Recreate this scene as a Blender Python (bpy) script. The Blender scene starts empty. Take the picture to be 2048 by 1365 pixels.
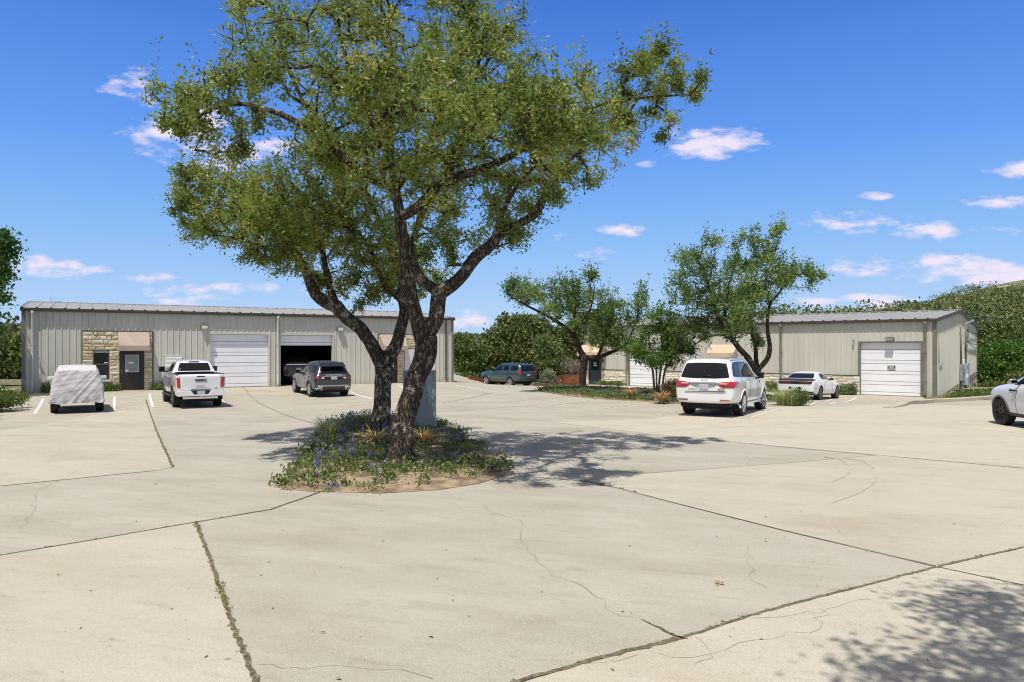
import bpy, bmesh, math, random
import numpy as np
from mathutils import Vector, Matrix, noise
from mathutils.bvhtree import BVHTree

# ------------------------------------------------------------------ camera, light, exposure
SC = bpy.context.scene
COL = SC.collection
R = math.radians
F, CX, CY, HC = 1430.0, 1024.0, 695.0, 2.15      # focal length and horizon in photo pixels, eye height
cam_d = bpy.data.cameras.new('camera'); cam = bpy.data.objects.new('camera', cam_d); COL.objects.link(cam)
cam.location = (0, 0, HC); cam.rotation_euler = (R(90), 0, 0)
cam_d.sensor_width = 36.0; cam_d.lens = 36.0 * F / 2048.0
cam_d.shift_y = (CY - 682.5) / 2048.0
SC.cycles.filter_width = 1.1
cam_d.clip_start = 0.1; cam_d.clip_end = 12000
SC.camera = cam
SC.render.resolution_x, SC.render.resolution_y = 1024, 682
SC.view_settings.view_transform = 'Standard'; SC.view_settings.look = 'None'
SC.view_settings.exposure = 0.02; SC.view_settings.gamma = 1.0

SUN_EL, SUN_H = R(67), (-0.375, -0.927)           # towards the sun
sdir = Vector((SUN_H[0]*math.cos(SUN_EL), SUN_H[1]*math.cos(SUN_EL), math.sin(SUN_EL)))
sl = bpy.data.lights.new('sun', 'SUN'); sl.energy = 4.7; sl.angle = R(0.5); sl.color = (1.0, 0.945, 0.87)
so = bpy.data.objects.new('sun', sl); COL.objects.link(so)
so.rotation_euler = sdir.to_track_quat('Z', 'Y').to_euler(); so.location = (-20, -40, 80)

world = bpy.data.worlds.new('World'); SC.world = world; world.use_nodes = True
def build_world():
    nt = world.node_tree; N = nt.nodes; L = nt.links; N.clear()
    def nd(t, **k):
        n = N.new(t)
        for a, b in k.items(): setattr(n, a, b)
        return n
    def m(op, a, b=None, clamp=False):
        n = nd('ShaderNodeMath', operation=op, use_clamp=clamp)
        for i, v in enumerate((a, b)):
            if v is None: continue
            if isinstance(v, (int, float)): n.inputs[i].default_value = v
            else: L.new(v, n.inputs[i])
        return n.outputs[0]
    out = nd('ShaderNodeOutputWorld'); bg = nd('ShaderNodeBackground'); bg.inputs[1].default_value = 0.1
    sky = nd('ShaderNodeTexSky', sky_type='NISHITA'); sky.sun_disc = False
    sky.sun_elevation = SUN_EL; sky.sun_rotation = math.atan2(SUN_H[0], SUN_H[1])
    sky.air_density = 1.0; sky.dust_density = 0.3; sky.ozone_density = 3.0
    tc = nd('ShaderNodeTexCoord'); sp = nd('ShaderNodeSeparateXYZ'); L.new(tc.outputs['Generated'], sp.inputs[0])
    cr = nd('ShaderNodeValToRGB'); L.new(sp.outputs[2], cr.inputs[0]); el = cr.color_ramp.elements
    el[0].position = 0.0; el[0].color = (.52, .72, 1.0, 1); el[1].position = 1.0; el[1].color = (.018, .065, .27, 1)
    for p_, c_ in ((.06, (.42, .65, 1.0)), (.15, (.265, .53, 1.0)), (.27, (.125, .355, .96)), (.43, (.058, .205, .75)), (.6, (.032, .12, .45))):
        e = el.new(p_); e.color = (*c_, 1)
    vm = nd('ShaderNodeVectorMath', operation='SCALE'); L.new(cr.outputs[0], vm.inputs[0]); vm.inputs['Scale'].default_value = 9.6
    mul = nd('ShaderNodeMix', data_type='RGBA'); mul.inputs[0].default_value = .88
    L.new(sky.outputs[0], mul.inputs[6]); L.new(vm.outputs[0], mul.inputs[7])
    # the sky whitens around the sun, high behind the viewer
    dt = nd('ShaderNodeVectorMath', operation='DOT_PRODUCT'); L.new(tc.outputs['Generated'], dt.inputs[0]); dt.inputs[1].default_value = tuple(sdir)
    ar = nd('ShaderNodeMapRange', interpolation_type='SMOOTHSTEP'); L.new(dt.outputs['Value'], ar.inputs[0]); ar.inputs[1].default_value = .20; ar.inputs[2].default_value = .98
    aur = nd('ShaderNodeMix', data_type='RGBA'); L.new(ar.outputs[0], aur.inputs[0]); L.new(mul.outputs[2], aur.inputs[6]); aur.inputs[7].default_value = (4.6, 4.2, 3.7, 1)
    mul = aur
    # clouds: small fair-weather clouds low in the sky, fixed by compass bearing and elevation
    y = m('MAXIMUM', sp.outputs[1], 0.02)
    u = m('DIVIDE', sp.outputs[0], y); v = m('DIVIDE', sp.outputs[2], y)
    cmb = nd('ShaderNodeCombineXYZ'); L.new(u, cmb.inputs[0]); L.new(m('MULTIPLY', v, 2.6), cmb.inputs[1])
    nz = nd('ShaderNodeTexNoise'); nz.inputs['Scale'].default_value = 10; nz.inputs['Detail'].default_value = 8; nz.inputs['Roughness'].default_value = 0.55
    L.new(cmb.outputs[0], nz.inputs['Vector'])
    nz2 = nd('ShaderNodeTexNoise'); nz2.inputs['Scale'].default_value = 34; nz2.inputs['Detail'].default_value = 6; nz2.inputs['Roughness'].default_value = 0.6
    L.new(cmb.outputs[0], nz2.inputs['Vector'])
    clouds = [(1425,285,82,30,1.0),(1370,298,48,16,.7),(335,262,110,42,1.0),(450,295,120,36,1.0),(260,168,45,18,.45),(380,160,60,26,.6),(300,203,50,16,.5),
      (100,535,118,22,.9),(300,558,80,12,.9),(348,580,56,13,.85),(500,576,62,13,.9),(410,603,80,11,.9),(590,584,30,6,.4),
      (1700,445,92,20,.9),(1860,466,82,20,.85),(1945,460,40,8,.5),(1900,530,200,26,.95),(2020,548,130,24,.9),(2010,403,84,14,.85),(1240,460,44,11,.75),
      (1115,478,42,10,.6),(1180,506,40,8,.45),(950,643,62,13,.95),(930,620,70,9,.55),(1720,604,110,16,.95),(840,608,80,10,.5),(1750,392,26,6,.45),
      (1290,328,24,9,.4),(2010,465,30,7,.5),(150,514,50,5,.3),(2060,340,70,14,.6),(-180,480,160,34,.9),(2300,470,180,36,.9)]
    acc = None
    for (px, py, rx, ry, a) in clouds:
        du = m('DIVIDE', m('SUBTRACT', u, (px-CX)/F), rx*1.22/F); dv = m('DIVIDE', m('SUBTRACT', v, (CY-py)/F), ry*1.3/F)
        e = m('MULTIPLY', m('SUBTRACT', 1.0, m('ADD', m('MULTIPLY', du, du), m('MULTIPLY', dv, dv))), a)
        acc = e if acc is None else m('MAXIMUM', acc, e)
    acc = m('MAXIMUM', acc, -1.2)
    d = m('ADD', acc, m('ADD', m('MULTIPLY', m('SUBTRACT', nz.outputs[0], 0.5), 4.4), m('MULTIPLY', m('SUBTRACT', nz2.outputs[0], 0.5), 2.6)))
    mr = nd('ShaderNodeMapRange', interpolation_type='SMOOTHSTEP'); L.new(d, mr.inputs[0])
    mr.inputs[1].default_value = .1; mr.inputs[2].default_value = 1.35; mr.inputs[3].default_value = 0; mr.inputs[4].default_value = 0.92
    fwd = m('GREATER_THAN', sp.outputs[1], 0.05)
    fac = m('MULTIPLY', mr.outputs[0], fwd)
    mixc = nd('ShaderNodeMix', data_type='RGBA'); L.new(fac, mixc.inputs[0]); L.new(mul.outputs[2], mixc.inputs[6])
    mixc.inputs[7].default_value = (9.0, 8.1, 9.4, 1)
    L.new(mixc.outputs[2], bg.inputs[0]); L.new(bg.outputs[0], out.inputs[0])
build_world()

# ------------------------------------------------------------------ helpers
rnd = random.Random(7); rng = np.random.default_rng(7)
def ss(a, b, x):
    t = np.clip((x - a) / (b - a), 0, 1); return t*t*(3 - 2*t)
def lerp(a, b, t): return a + (b - a)*t
def pt(px, py, Y): return Vector(((px-CX)/F*Y, Y, HC + (CY-py)/F*Y))

def tag(o, label=None, cat=None, group=None, kind=None):
    if label: o['label'] = label
    if cat: o['category'] = cat
    if group: o['group'] = group
    if kind: o['kind'] = kind
    return o
def empty(name, loc=(0,0,0), rz=0.0, parent=None):
    o = bpy.data.objects.new(name, None); COL.objects.link(o); o.location = loc; o.rotation_euler = (0,0,rz)
    o.empty_display_size = 0.2
    if parent: o.parent = parent
    return o
def link_mesh(name, me, mats, parent=None):
    for m_ in (mats if isinstance(mats, (list, tuple)) else [mats]): me.materials.append(m_)
    o = bpy.data.objects.new(name, me); COL.objects.link(o)
    if parent: o.parent = parent
    return o
class MB:
    def __init__(s): s.v = []; s.f = []; s.m = []; s.sm = []
    def add(s, vs, fs, mat=0, smooth=False):
        b = len(s.v); s.v += [tuple(v) for v in vs]
        for f in fs: s.f.append([b+i for i in f]); s.m.append(mat); s.sm.append(smooth)
        return s
    def box(s, x0, x1, y0, y1, z0, z1, mat=0):
        if x0 > x1: x0, x1 = x1, x0
        if y0 > y1: y0, y1 = y1, y0
        if z0 > z1: z0, z1 = z1, z0
        return s.add([(x0,y0,z0),(x1,y0,z0),(x1,y1,z0),(x0,y1,z0),(x0,y0,z1),(x1,y0,z1),(x1,y1,z1),(x0,y1,z1)],
              [(0,3,2,1),(4,5,6,7),(0,1,5,4),(1,2,6,5),(2,3,7,6),(3,0,4,7)], mat)
    def prism(s, poly, d0, d1, axis='y', mat=0):
        n = len(poly)
        def q(p, d):
            if axis == 'y': return (p[0], d, p[1])
            if axis == 'x': return (d, p[0], p[1])
            return (p[0], p[1], d)
        vs = [q(p, d0) for p in poly] + [q(p, d1) for p in poly]
        fs = [list(range(n))[::-1], list(range(n, 2*n))] + [(i, (i+1) % n, n+(i+1) % n, n+i) for i in range(n)]
        return s.add(vs, fs, mat)
    def tube(s, path, rad, n=8, mat=0, cap=True, smooth=True, jit=None):
        path = [Vector(p) for p in path]; k = len(path)
        if isinstance(rad, (int, float)): rad = [rad]*k
        b = len(s.v); up = None
        for i, p in enumerate(path):
            t = (path[min(i+1, k-1)] - path[max(i-1, 0)])
            if t.length < 1e-9: t = Vector((0,0,1))
            t.normalize()
            if up is None:
                up = t.cross(Vector((0.0,1.0,0.03)) if abs(t.y) < .9 else Vector((1,0,0))).normalized()
            else:
                up = (up - t*up.dot(t));
                if up.length < 1e-6: up = t.orthogonal()
                up.normalize()
            w = t.cross(up)
            for j in range(n):
                a = 2*math.pi*j/n; r = rad[i]
                if jit: r *= jit(p, a, i)
                s.v.append(tuple(p + up*(math.cos(a)*r) + w*(math.sin(a)*r)))
        for i in range(k-1):
            for j in range(n):
                s.f.append([b+i*n+j, b+i*n+(j+1) % n, b+(i+1)*n+(j+1) % n, b+(i+1)*n+j]); s.m.append(mat); s.sm.append(smooth)
        if cap:
            s.f.append([b+j for j in range(n)][::-1]); s.m.append(mat); s.sm.append(False)
            s.f.append([b+(k-1)*n+j for j in range(n)]); s.m.append(mat); s.sm.append(False)
        return s
    def lathe(s, prof, axis='x', n=28, mat=0, c=(0,0,0), smooth=True):
        b = len(s.v); k = len(prof)
        for (r, d) in prof:
            for j in range(n):
                a = 2*math.pi*j/n; u, w = math.cos(a)*r, math.sin(a)*r
                s.v.append({'x': (c[0]+d, c[1]+u, c[2]+w), 'y': (c[0]+u, c[1]+d, c[2]+w), 'z': (c[0]+u, c[1]+w, c[2]+d)}[axis])
        for i in range(k-1):
            for j in range(n):
                s.f.append([b+i*n+j, b+i*n+(j+1) % n, b+(i+1)*n+(j+1) % n, b+(i+1)*n+j]); s.m.append(mat); s.sm.append(smooth)
        return s
    def build(s, name, mats, parent=None, bevel=0, subsurf=0):
        me = bpy.data.meshes.new(name); me.from_pydata(s.v, [], s.f)
        me.polygons.foreach_set('material_index', s.m); me.polygons.foreach_set('use_smooth', s.sm)
        bm = bmesh.new(); bm.from_mesh(me); bmesh.ops.recalc_face_normals(bm, faces=bm.faces)
        if bevel: bmesh.ops.bevel(bm, geom=bm.edges[:], offset=bevel, segments=2, affect='EDGES', profile=.6)
        bm.to_mesh(me); bm.free()
        o = link_mesh(name, me, mats, parent)
        if subsurf:
            apply_mods(o, [('SUBSURF', dict(levels=subsurf, render_levels=subsurf))])
            o.data.polygons.foreach_set('use_smooth', [True]*len(o.data.polygons))
        return o
def each(name, boxes, m_, parent, **k):
    for bx in boxes:
        q = MB()
        for c in (bx if isinstance(bx, list) else [bx]): q.box(*c)
        q.build(name, m_, parent, **k)
def apply_mods(o, mods):
    for t, kw in mods:
        m_ = o.modifiers.new(t.lower(), t)
        for k, v in kw.items(): setattr(m_, k, v)
    dg = bpy.context.evaluated_depsgraph_get(); dg.update()
    me = bpy.data.meshes.new_from_object(o.evaluated_get(dg), preserve_all_data_layers=True, depsgraph=dg)
    o.modifiers.clear(); old = o.data; o.data = me; me.name = old.name; bpy.data.meshes.remove(old)
def text_mesh(s, size, name, mat, parent, loc, rot, depth=0.004, sx=1.0, bold=0.0):
    cu = bpy.data.curves.new(name, 'FONT'); cu.body = s; cu.size = size; cu.extrude = depth; cu.offset = bold
    cu.align_x = 'CENTER'; cu.align_y = 'CENTER'
    t = bpy.data.objects.new(name, cu); COL.objects.link(t)
    dg = bpy.context.evaluated_depsgraph_get(); dg.update()
    me = bpy.data.meshes.new_from_object(t.evaluated_get(dg)); bpy.data.objects.remove(t); bpy.data.curves.remove(cu)
    me.materials.clear()
    o = link_mesh(name, me, mat, parent); o.location = loc; o.rotation_euler = rot; o.scale = (sx,1,1)
    return o

# ------------------------------------------------------------------ materials
MATS = {}
def mat(name, col, rough=0.6, metal=0.0, coat=0.0, spec=0.5, var=0.0, vscale=3.0, bump=0.0, bscale=30.0, col2=None, trans=0.0, stretch=(1,1,1), lo=.4, hi=.65):
    if name in MATS: return MATS[name]
    m_ = bpy.data.materials.new(name); m_.use_nodes = True; nt = m_.node_tree; b = nt.nodes['Principled BSDF']
    b.inputs['Base Color'].default_value = (*col, 1); b.inputs['Roughness'].default_value = rough
    b.inputs['Metallic'].default_value = metal; b.inputs['Coat Weight'].default_value = coat; b.inputs['Coat Roughness'].default_value = 0.06
    b.inputs['Specular IOR Level'].default_value = spec; b.inputs['Transmission Weight'].default_value = trans
    tc = nt.nodes.new('ShaderNodeTexCoord'); mp = nt.nodes.new('ShaderNodeMapping'); mp.inputs['Scale'].default_value = stretch
    nt.links.new(tc.outputs['Object'], mp.inputs[0])
    if var or col2:
        n = nt.nodes.new('ShaderNodeTexNoise'); n.inputs['Scale'].default_value = vscale; n.inputs['Detail'].default_value = 6
        nt.links.new(mp.outputs[0], n.inputs[0])
        r_ = nt.nodes.new('ShaderNodeMapRange'); r_.inputs[1].default_value = lo; r_.inputs[2].default_value = hi; nt.links.new(n.outputs[0], r_.inputs[0])
        mx = nt.nodes.new('ShaderNodeMix'); mx.data_type = 'RGBA'; nt.links.new(r_.outputs[0], mx.inputs[0])
        c2 = col2 or tuple(c*(1-var) for c in col)
        mx.inputs[6].default_value = (*col, 1); mx.inputs[7].default_value = (*c2, 1)
        nt.links.new(mx.outputs[2], b.inputs['Base Color'])
    if bump:
        n = nt.nodes.new('ShaderNodeTexNoise'); n.inputs['Scale'].default_value = bscale; n.inputs['Detail'].default_value = 5
        nt.links.new(mp.outputs[0], n.inputs[0])
        bp = nt.nodes.new('ShaderNodeBump'); bp.inputs['Strength'].default_value = bump; bp.inputs['Distance'].default_value = 0.02
        nt.links.new(n.outputs[0], bp.inputs['Height']); nt.links.new(bp.outputs[0], b.inputs['Normal'])
    MATS[name] = m_; return m_

def leaf_mat(name, c1, c2, c3=None, rough=0.45, transl=0.3):
    """leaf colour varies leaf by leaf and clump by clump (attribute 'tint')"""
    m_ = bpy.data.materials.new(name); m_.use_nodes = True; nt = m_.node_tree; N = nt.nodes; L = nt.links
    b = N['Principled BSDF']; b.inputs['Roughness'].default_value = rough; b.inputs['Specular IOR Level'].default_value = 0.35
    g = N.new('ShaderNodeNewGeometry'); a = N.new('ShaderNodeAttribute'); a.attribute_name = 'tint'
    s = N.new('ShaderNodeMath'); s.operation = 'MULTIPLY_ADD'; L.new(g.outputs['Random Per Island'], s.inputs[0]); s.inputs[1].default_value = 0.5
    h = N.new('ShaderNodeMath'); h.operation = 'MULTIPLY'; L.new(a.outputs['Fac'], h.inputs[0]); h.inputs[1].default_value = 0.5; L.new(h.outputs[0], s.inputs[2])
    cr = N.new('ShaderNodeValToRGB'); cr.color_ramp.elements[0].position = .1; cr.color_ramp.elements[0].color = (*c1, 1)
    cr.color_ramp.elements[1].position = .75; cr.color_ramp.elements[1].color = (*c2, 1)
    if c3: e = cr.color_ramp.elements.new(.93); e.color = (*c3, 1)
    L.new(s.outputs[0], cr.inputs[0]); L.new(cr.outputs[0], b.inputs['Base Color'])
    t = N.new('ShaderNodeBsdfTranslucent'); L.new(cr.outputs[0], t.inputs[0])
    mx = N.new('ShaderNodeMixShader'); mx.inputs[0].default_value = transl; L.new(b.outputs[0], mx.inputs[1]); L.new(t.outputs[0], mx.inputs[2])
    L.new(mx.outputs[0], N['Material Output'].inputs[0]); return m_

def bark_mat(name, dark, mid, lichen=None, scale=1.0):
    m_ = bpy.data.materials.new(name); m_.use_nodes = True; nt = m_.node_tree; N = nt.nodes; L = nt.links
    b = N['Principled BSDF']; b.inputs['Roughness'].default_value = .9; b.inputs['Specular IOR Level'].default_value = 0.15
    tc = N.new('ShaderNodeTexCoord'); mp = N.new('ShaderNodeMapping'); mp.inputs['Scale'].default_value = (26*scale, 26*scale, 7*scale); L.new(tc.outputs['Object'], mp.inputs[0])
    vo = N.new('ShaderNodeTexVoronoi'); vo.feature = 'DISTANCE_TO_EDGE'; vo.inputs['Scale'].default_value = 1.0
    nz = N.new('ShaderNodeTexNoise'); nz.inputs['Scale'].default_value = 2.0; nz.inputs['Detail'].default_value = 6
    L.new(mp.outputs[0], nz.inputs[0])
    mixv = N.new('ShaderNodeMix'); mixv.data_type = 'VECTOR'; mixv.inputs[0].default_value = .35; L.new(mp.outputs[0], mixv.inputs[4]); L.new(nz.outputs['Color'], mixv.inputs[5])
    ad = N.new('ShaderNodeVectorMath'); ad.operation = 'MULTIPLY_ADD'; L.new(nz.outputs['Color'], ad.inputs[0]); ad.inputs[1].default_value = (1.2,1.2,1.2); L.new(mp.outputs[0], ad.inputs[2])
    L.new(ad.outputs[0], vo.inputs['Vector'])
    r1 = N.new('ShaderNodeMapRange'); r1.inputs[1].default_value = 0.0; r1.inputs[2].default_value = .28; L.new(vo.outputs['Distance'], r1.inputs[0])
    c = N.new('ShaderNodeMix'); c.data_type = 'RGBA'; L.new(r1.outputs[0], c.inputs[0]); c.inputs[6].default_value = (*dark, 1); c.inputs[7].default_value = (*mid, 1)
    last = c.outputs[2]
    if lichen:
        n2 = N.new('ShaderNodeTexNoise'); n2.inputs['Scale'].default_value = 9*scale; n2.inputs['Detail'].default_value = 8; n2.inputs['Roughness'].default_value = .7; L.new(tc.outputs['Object'], n2.inputs[0])
        n3 = N.new('ShaderNodeTexNoise'); n3.inputs['Scale'].default_value = .9*scale; L.new(tc.outputs['Object'], n3.inputs[0])
        sm = N.new('ShaderNodeMath'); sm.operation = 'MULTIPLY_ADD'; L.new(n3.outputs[0], sm.inputs[0]); sm.inputs[1].default_value = .35; L.new(n2.outputs[0], sm.inputs[2])
        r2 = N.new('ShaderNodeMapRange'); r2.inputs[1].default_value = .73; r2.inputs[2].default_value = .79; L.new(sm.outputs[0], r2.inputs[0])
        c3 = N.new('ShaderNodeMix'); c3.data_type = 'RGBA'; L.new(r2.outputs[0], c3.inputs[0]); L.new(last, c3.inputs[6]); c3.inputs[7].default_value = (*lichen, 1); last = c3.outputs[2]
    L.new(last, b.inputs['Base Color'])
    bp = N.new('ShaderNodeBump'); bp.inputs['Strength'].default_value = 1.0; bp.inputs['Distance'].default_value = .03; L.new(r1.outputs[0], bp.inputs['Height']); L.new(bp.outputs[0], b.inputs['Normal'])
    return m_

def concrete_mat(name, col, dark, stain, seed=0.0):
    m_ = bpy.data.materials.new(name); m_.use_nodes = True; nt = m_.node_tree; N = nt.nodes; L = nt.links
    b = N['Principled BSDF']; b.inputs['Roughness'].default_value = .88; b.inputs['Specular IOR Level'].default_value = .25
    tc = N.new('ShaderNodeTexCoord'); mp = N.new('ShaderNodeMapping'); mp.inputs['Location'].default_value = (seed, seed*2, 0); mp.inputs['Rotation'].default_value = (0,0,R(18)); L.new(tc.outputs['Object'], mp.inputs[0])
    def noi(sc, det=6, ro=.6, st=(1,1,1)):
        q = N.new('ShaderNodeMapping'); q.inputs['Scale'].default_value = st; L.new(mp.outputs[0], q.inputs[0])
        n = N.new('ShaderNodeTexNoise'); n.inputs['Scale'].default_value = sc; n.inputs['Detail'].default_value = det; n.inputs['Roughness'].default_value = ro; L.new(q.outputs[0], n.inputs[0]); return n.outputs[0]
    def ramp(x, a, c, lo=0., hi=1.):
        n = N.new('ShaderNodeMapRange'); n.inputs[1].default_value = a; n.inputs[2].default_value = c; n.inputs[3].default_value = lo; n.inputs[4].default_value = hi; L.new(x, n.inputs[0]); return n.outputs[0]
    def mix(f, A, B, bt='MIX'):
        n = N.new('ShaderNodeMix'); n.data_type = 'RGBA'; n.blend_type = bt; L.new(f, n.inputs[0])
        for i, q in ((6, A), (7, B)):
            if isinstance(q, tuple): n.inputs[i].default_value = (*q, 1)
            else: L.new(q, n.inputs[i])
        return n.outputs[2]
    base = mix(ramp(noi(.5, 8, .65, (1,2.6,1)), .35, .68), col, dark)
    base = mix(ramp(noi(.35, 5, .6, (1,1.5,1)), .52, .74, 0, .7), base, stain)
    base = mix(ramp(noi(.16, 3, .5, (1,1.2,1)), .40, .62, 0, .35), base, col)
    base = mix(ramp(noi(.9, 7, .7, (1,5,1)), .56, .70, 0, .42), base, tuple(c*.72 for c in dark))
    base = mix(ramp(noi(1.5, 6, .65, (1,3.0,1)), .57, .74, 0, .6), base, stain)
    base = mix(ramp(noi(5.5, 5, .6, (1,1.6,1)), .64, .72, 0, .35), base, tuple(c*.8 for c in stain))
    base = mix(ramp(noi(7.5, 4, .6), .68, .76, 0, .30), base, (.62,.60,.54))
    base = mix(ramp(noi(60, 3, .6), .3, .75, 0., .28), base, tuple(c*.6 for c in dark))
    vo = N.new('ShaderNodeTexVoronoi'); vo.inputs['Scale'].default_value = 190; L.new(mp.outputs[0], vo.inputs['Vector'])
    sep = N.new('ShaderNodeSeparateColor'); L.new(vo.outputs['Color'], sep.inputs[0])
    base = mix(ramp(sep.outputs[0], .9, .93, 0, .35), base, (.16,.12,.08))
    base = mix(ramp(sep.outputs[1], .88, .92, 0, .35), base, (.75,.72,.64))
    L.new(base, b.inputs['Base Color'])
    bp = N.new('ShaderNodeBump'); bp.inputs['Strength'].default_value = .35; bp.inputs['Distance'].default_value = .006; L.new(noi(110, 4, .7), bp.inputs['Height']); L.new(bp.outputs[0], b.inputs['Normal'])
    return m_

def stone_mat(name, c1, c2, mortar, bw=.42, rh=.16):
    m_ = bpy.data.materials.new(name); m_.use_nodes = True; nt = m_.node_tree; N = nt.nodes; L = nt.links
    b = N['Principled BSDF']; b.inputs['Roughness'].default_value = .9
    n = N.new('ShaderNodeTexNoise'); n.inputs['Scale'].default_value = 7; n.inputs['Detail'].default_value = 7
    g = N.new('ShaderNodeNewGeometry')
    tc = N.new('ShaderNodeTexCoord'); L.new(tc.outputs['Object'], n.inputs[0])
    a = N.new('ShaderNodeMath'); a.operation = 'MULTIPLY_ADD'; L.new(g.outputs['Random Per Island'], a.inputs[0]); a.inputs[1].default_value = .55; L.new(n.outputs[0], a.inputs[2])
    r_ = N.new('ShaderNodeValToRGB'); e = r_.color_ramp.elements; e[0].position = .45; e[0].color = (*c1, 1); e[1].position = .95; e[1].color = (*c2, 1)
    e2 = r_.color_ramp.elements.new(.7); e2.color = (*mortar, 1)
    L.new(a.outputs[0], r_.inputs[0]); L.new(r_.outputs[0], b.inputs['Base Color'])
    bp = N.new('ShaderNodeBump'); bp.inputs['Strength'].default_value = .9; bp.inputs['Distance'].default_value = .03; L.new(n.outputs[0], bp.inputs['Height']); L.new(bp.outputs[0], b.inputs['Normal'])
    return m_

M_CONC = concrete_mat('concrete', (.455,.430,.355), (.36,.335,.268), (.295,.25,.172))
M_CONC3 = concrete_mat('concrete_second_pour', (.50,.465,.375), (.43,.39,.31), (.335,.28,.19), 31.0)
M_CONC2 = concrete_mat('pale_concrete', (.525,.49,.395), (.45,.41,.325), (.38,.32,.225), 13.0)
M_KERB = concrete_mat('kerb_concrete', (.52,.46,.36), (.42,.37,.28), (.33,.27,.19), 5.0)
M_WALL = mat('beige_metal', (.57,.56,.49), .5, var=.10, vscale=1.2, stretch=(1,1,.3), bump=.05, bscale=2)
def wall_dirt(m_):
    nt = m_.node_tree; b = nt.nodes['Principled BSDF']; L = nt.links; src = b.inputs['Base Color'].links[0].from_socket
    tc = nt.nodes.new('ShaderNodeTexCoord'); sp = nt.nodes.new('ShaderNodeSeparateXYZ'); L.new(tc.outputs['Object'], sp.inputs[0])
    mp = nt.nodes.new('ShaderNodeMapping'); mp.inputs['Scale'].default_value = (5, 5, .25); L.new(tc.outputs['Object'], mp.inputs[0])
    n = nt.nodes.new('ShaderNodeTexNoise'); n.inputs['Scale'].default_value = 1.0; n.inputs['Detail'].default_value = 7; L.new(mp.outputs[0], n.inputs[0])
    q = nt.nodes.new('ShaderNodeMath'); q.operation = 'MULTIPLY_ADD'; L.new(sp.outputs[2], q.inputs[0]); q.inputs[1].default_value = -1.1; L.new(n.outputs[0], q.inputs[2])
    r_ = nt.nodes.new('ShaderNodeMapRange'); L.new(q.outputs[0], r_.inputs[0]); r_.inputs[1].default_value = .05; r_.inputs[2].default_value = .6; r_.inputs[4].default_value = .42
    r2 = nt.nodes.new('ShaderNodeMapRange'); L.new(n.outputs[0], r2.inputs[0]); r2.inputs[1].default_value = .56; r2.inputs[2].default_value = .75; r2.inputs[4].default_value = .4
    a = nt.nodes.new('ShaderNodeMix'); a.data_type = 'RGBA'; L.new(r2.outputs[0], a.inputs[0]); L.new(src, a.inputs[6]); a.inputs[7].default_value = (.48,.46,.39,1)
    c = nt.nodes.new('ShaderNodeMix'); c.data_type = 'RGBA'; L.new(r_.outputs[0], c.inputs[0]); L.new(a.outputs[2], c.inputs[6]); c.inputs[7].default_value = (.33,.28,.13,1); L.new(c.outputs[2], b.inputs['Base Color'])
wall_dirt(M_WALL)
M_TRIM = mat('brown_trim', (.085,.073,.06), .45, var=.2)
M_TAUPE = mat('taupe_metal', (.19,.175,.145), .5, var=.15)
M_ROOF = mat('galvanised_roof', (.33,.32,.295), .6, metal=.0, var=.15, vscale=.8)
M_DOORW = mat('white_door', (.86,.87,.90), .35, var=.05, vscale=1.5)
M_WHITE = mat('white_plastic', (.8,.8,.78), .4)
M_DARKDOOR = mat('dark_brown_paint', (.022,.017,.014), .35)
M_BLUEDOOR = mat('slate_blue_paint', (.035,.05,.065), .35)
M_GLASS = mat('dark_glass', (.008,.010,.014), .04, spec=.45, coat=.0)
M_GLASSP = mat('pale_glass', (.22,.28,.30), .06, spec=.8, coat=.6)
M_AWN = mat('tan_canvas', (.43,.345,.285), .85, var=.12, vscale=2)
M_AWN2 = mat('peach_canvas', (.60,.46,.33), .85, var=.12, vscale=2)
M_BLACK = mat('black_rubber', (.018,.018,.018), .75, var=.3, vscale=20)
M_BLK = mat('black_plastic', (.012,.012,.013), .45)
M_DARK = mat('dark_underside', (.01,.01,.01), .9)
M_GREY = mat('grey_metal', (.36,.38,.38), .5, metal=.3, var=.2)
M_CHROME = mat('chrome', (.75,.76,.78), .12, metal=1.0)
M_SILV = mat('silver_alloy', (.55,.55,.56), .28, metal=.9)
M_RED = mat('red_lens', (.42,.012,.012), .12, coat=1.0)
M_REDD = mat('dark_red_lens', (.10,.008,.010), .12, coat=1.0)
M_ORNG = mat('orange_lens', (.5,.10,.03), .2, coat=.5)
M_PLATE = mat('number_plate', (.55,.57,.60), .4, var=.35, vscale=40)
M_LINE = mat('white_road_paint', (.74,.73,.68), .8, col2=(.55,.51,.43), vscale=9, lo=.55, hi=.72)
M_FAINT = mat('worn_road_paint', (.66,.64,.58), .85, col2=(.50,.455,.37), vscale=6, lo=.4, hi=.62)
M_JOINT = mat('joint_dirt', (.11,.085,.055), .95, col2=(.26,.22,.13), vscale=28, bump=1.0, bscale=60)
M_CRACK = mat('crack_dark', (.24,.20,.15), .95, col2=(.45,.40,.31), vscale=4)
M_TYREMARK = mat('tyre_mark', (.40,.36,.30), .9, col2=(.48,.435,.35), vscale=4)
M_SOIL = mat('sandy_soil', (.37,.28,.18), .95, col2=(.14,.10,.062), vscale=3.5, bump=.6, bscale=25)
M_EARTH = mat('dry_ground', (.115,.13,.05), .95, col2=(.52,.46,.33), lo=.52, hi=.66, vscale=.05, bump=.4, bscale=6)
M_STONE = stone_mat('cream_limestone', (.46,.37,.21), (.66,.61,.47), (.58,.50,.33))
M_STONE2 = stone_mat('pale_limestone', (.66,.60,.44), (.76,.73,.63), (.72,.68,.55))
M_MORTAR = mat('mortar', (.45,.40,.29), .95)
M_SIGN = mat('grey_sign_back', (.33,.39,.39), .55, var=.15, vscale=3)
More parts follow.
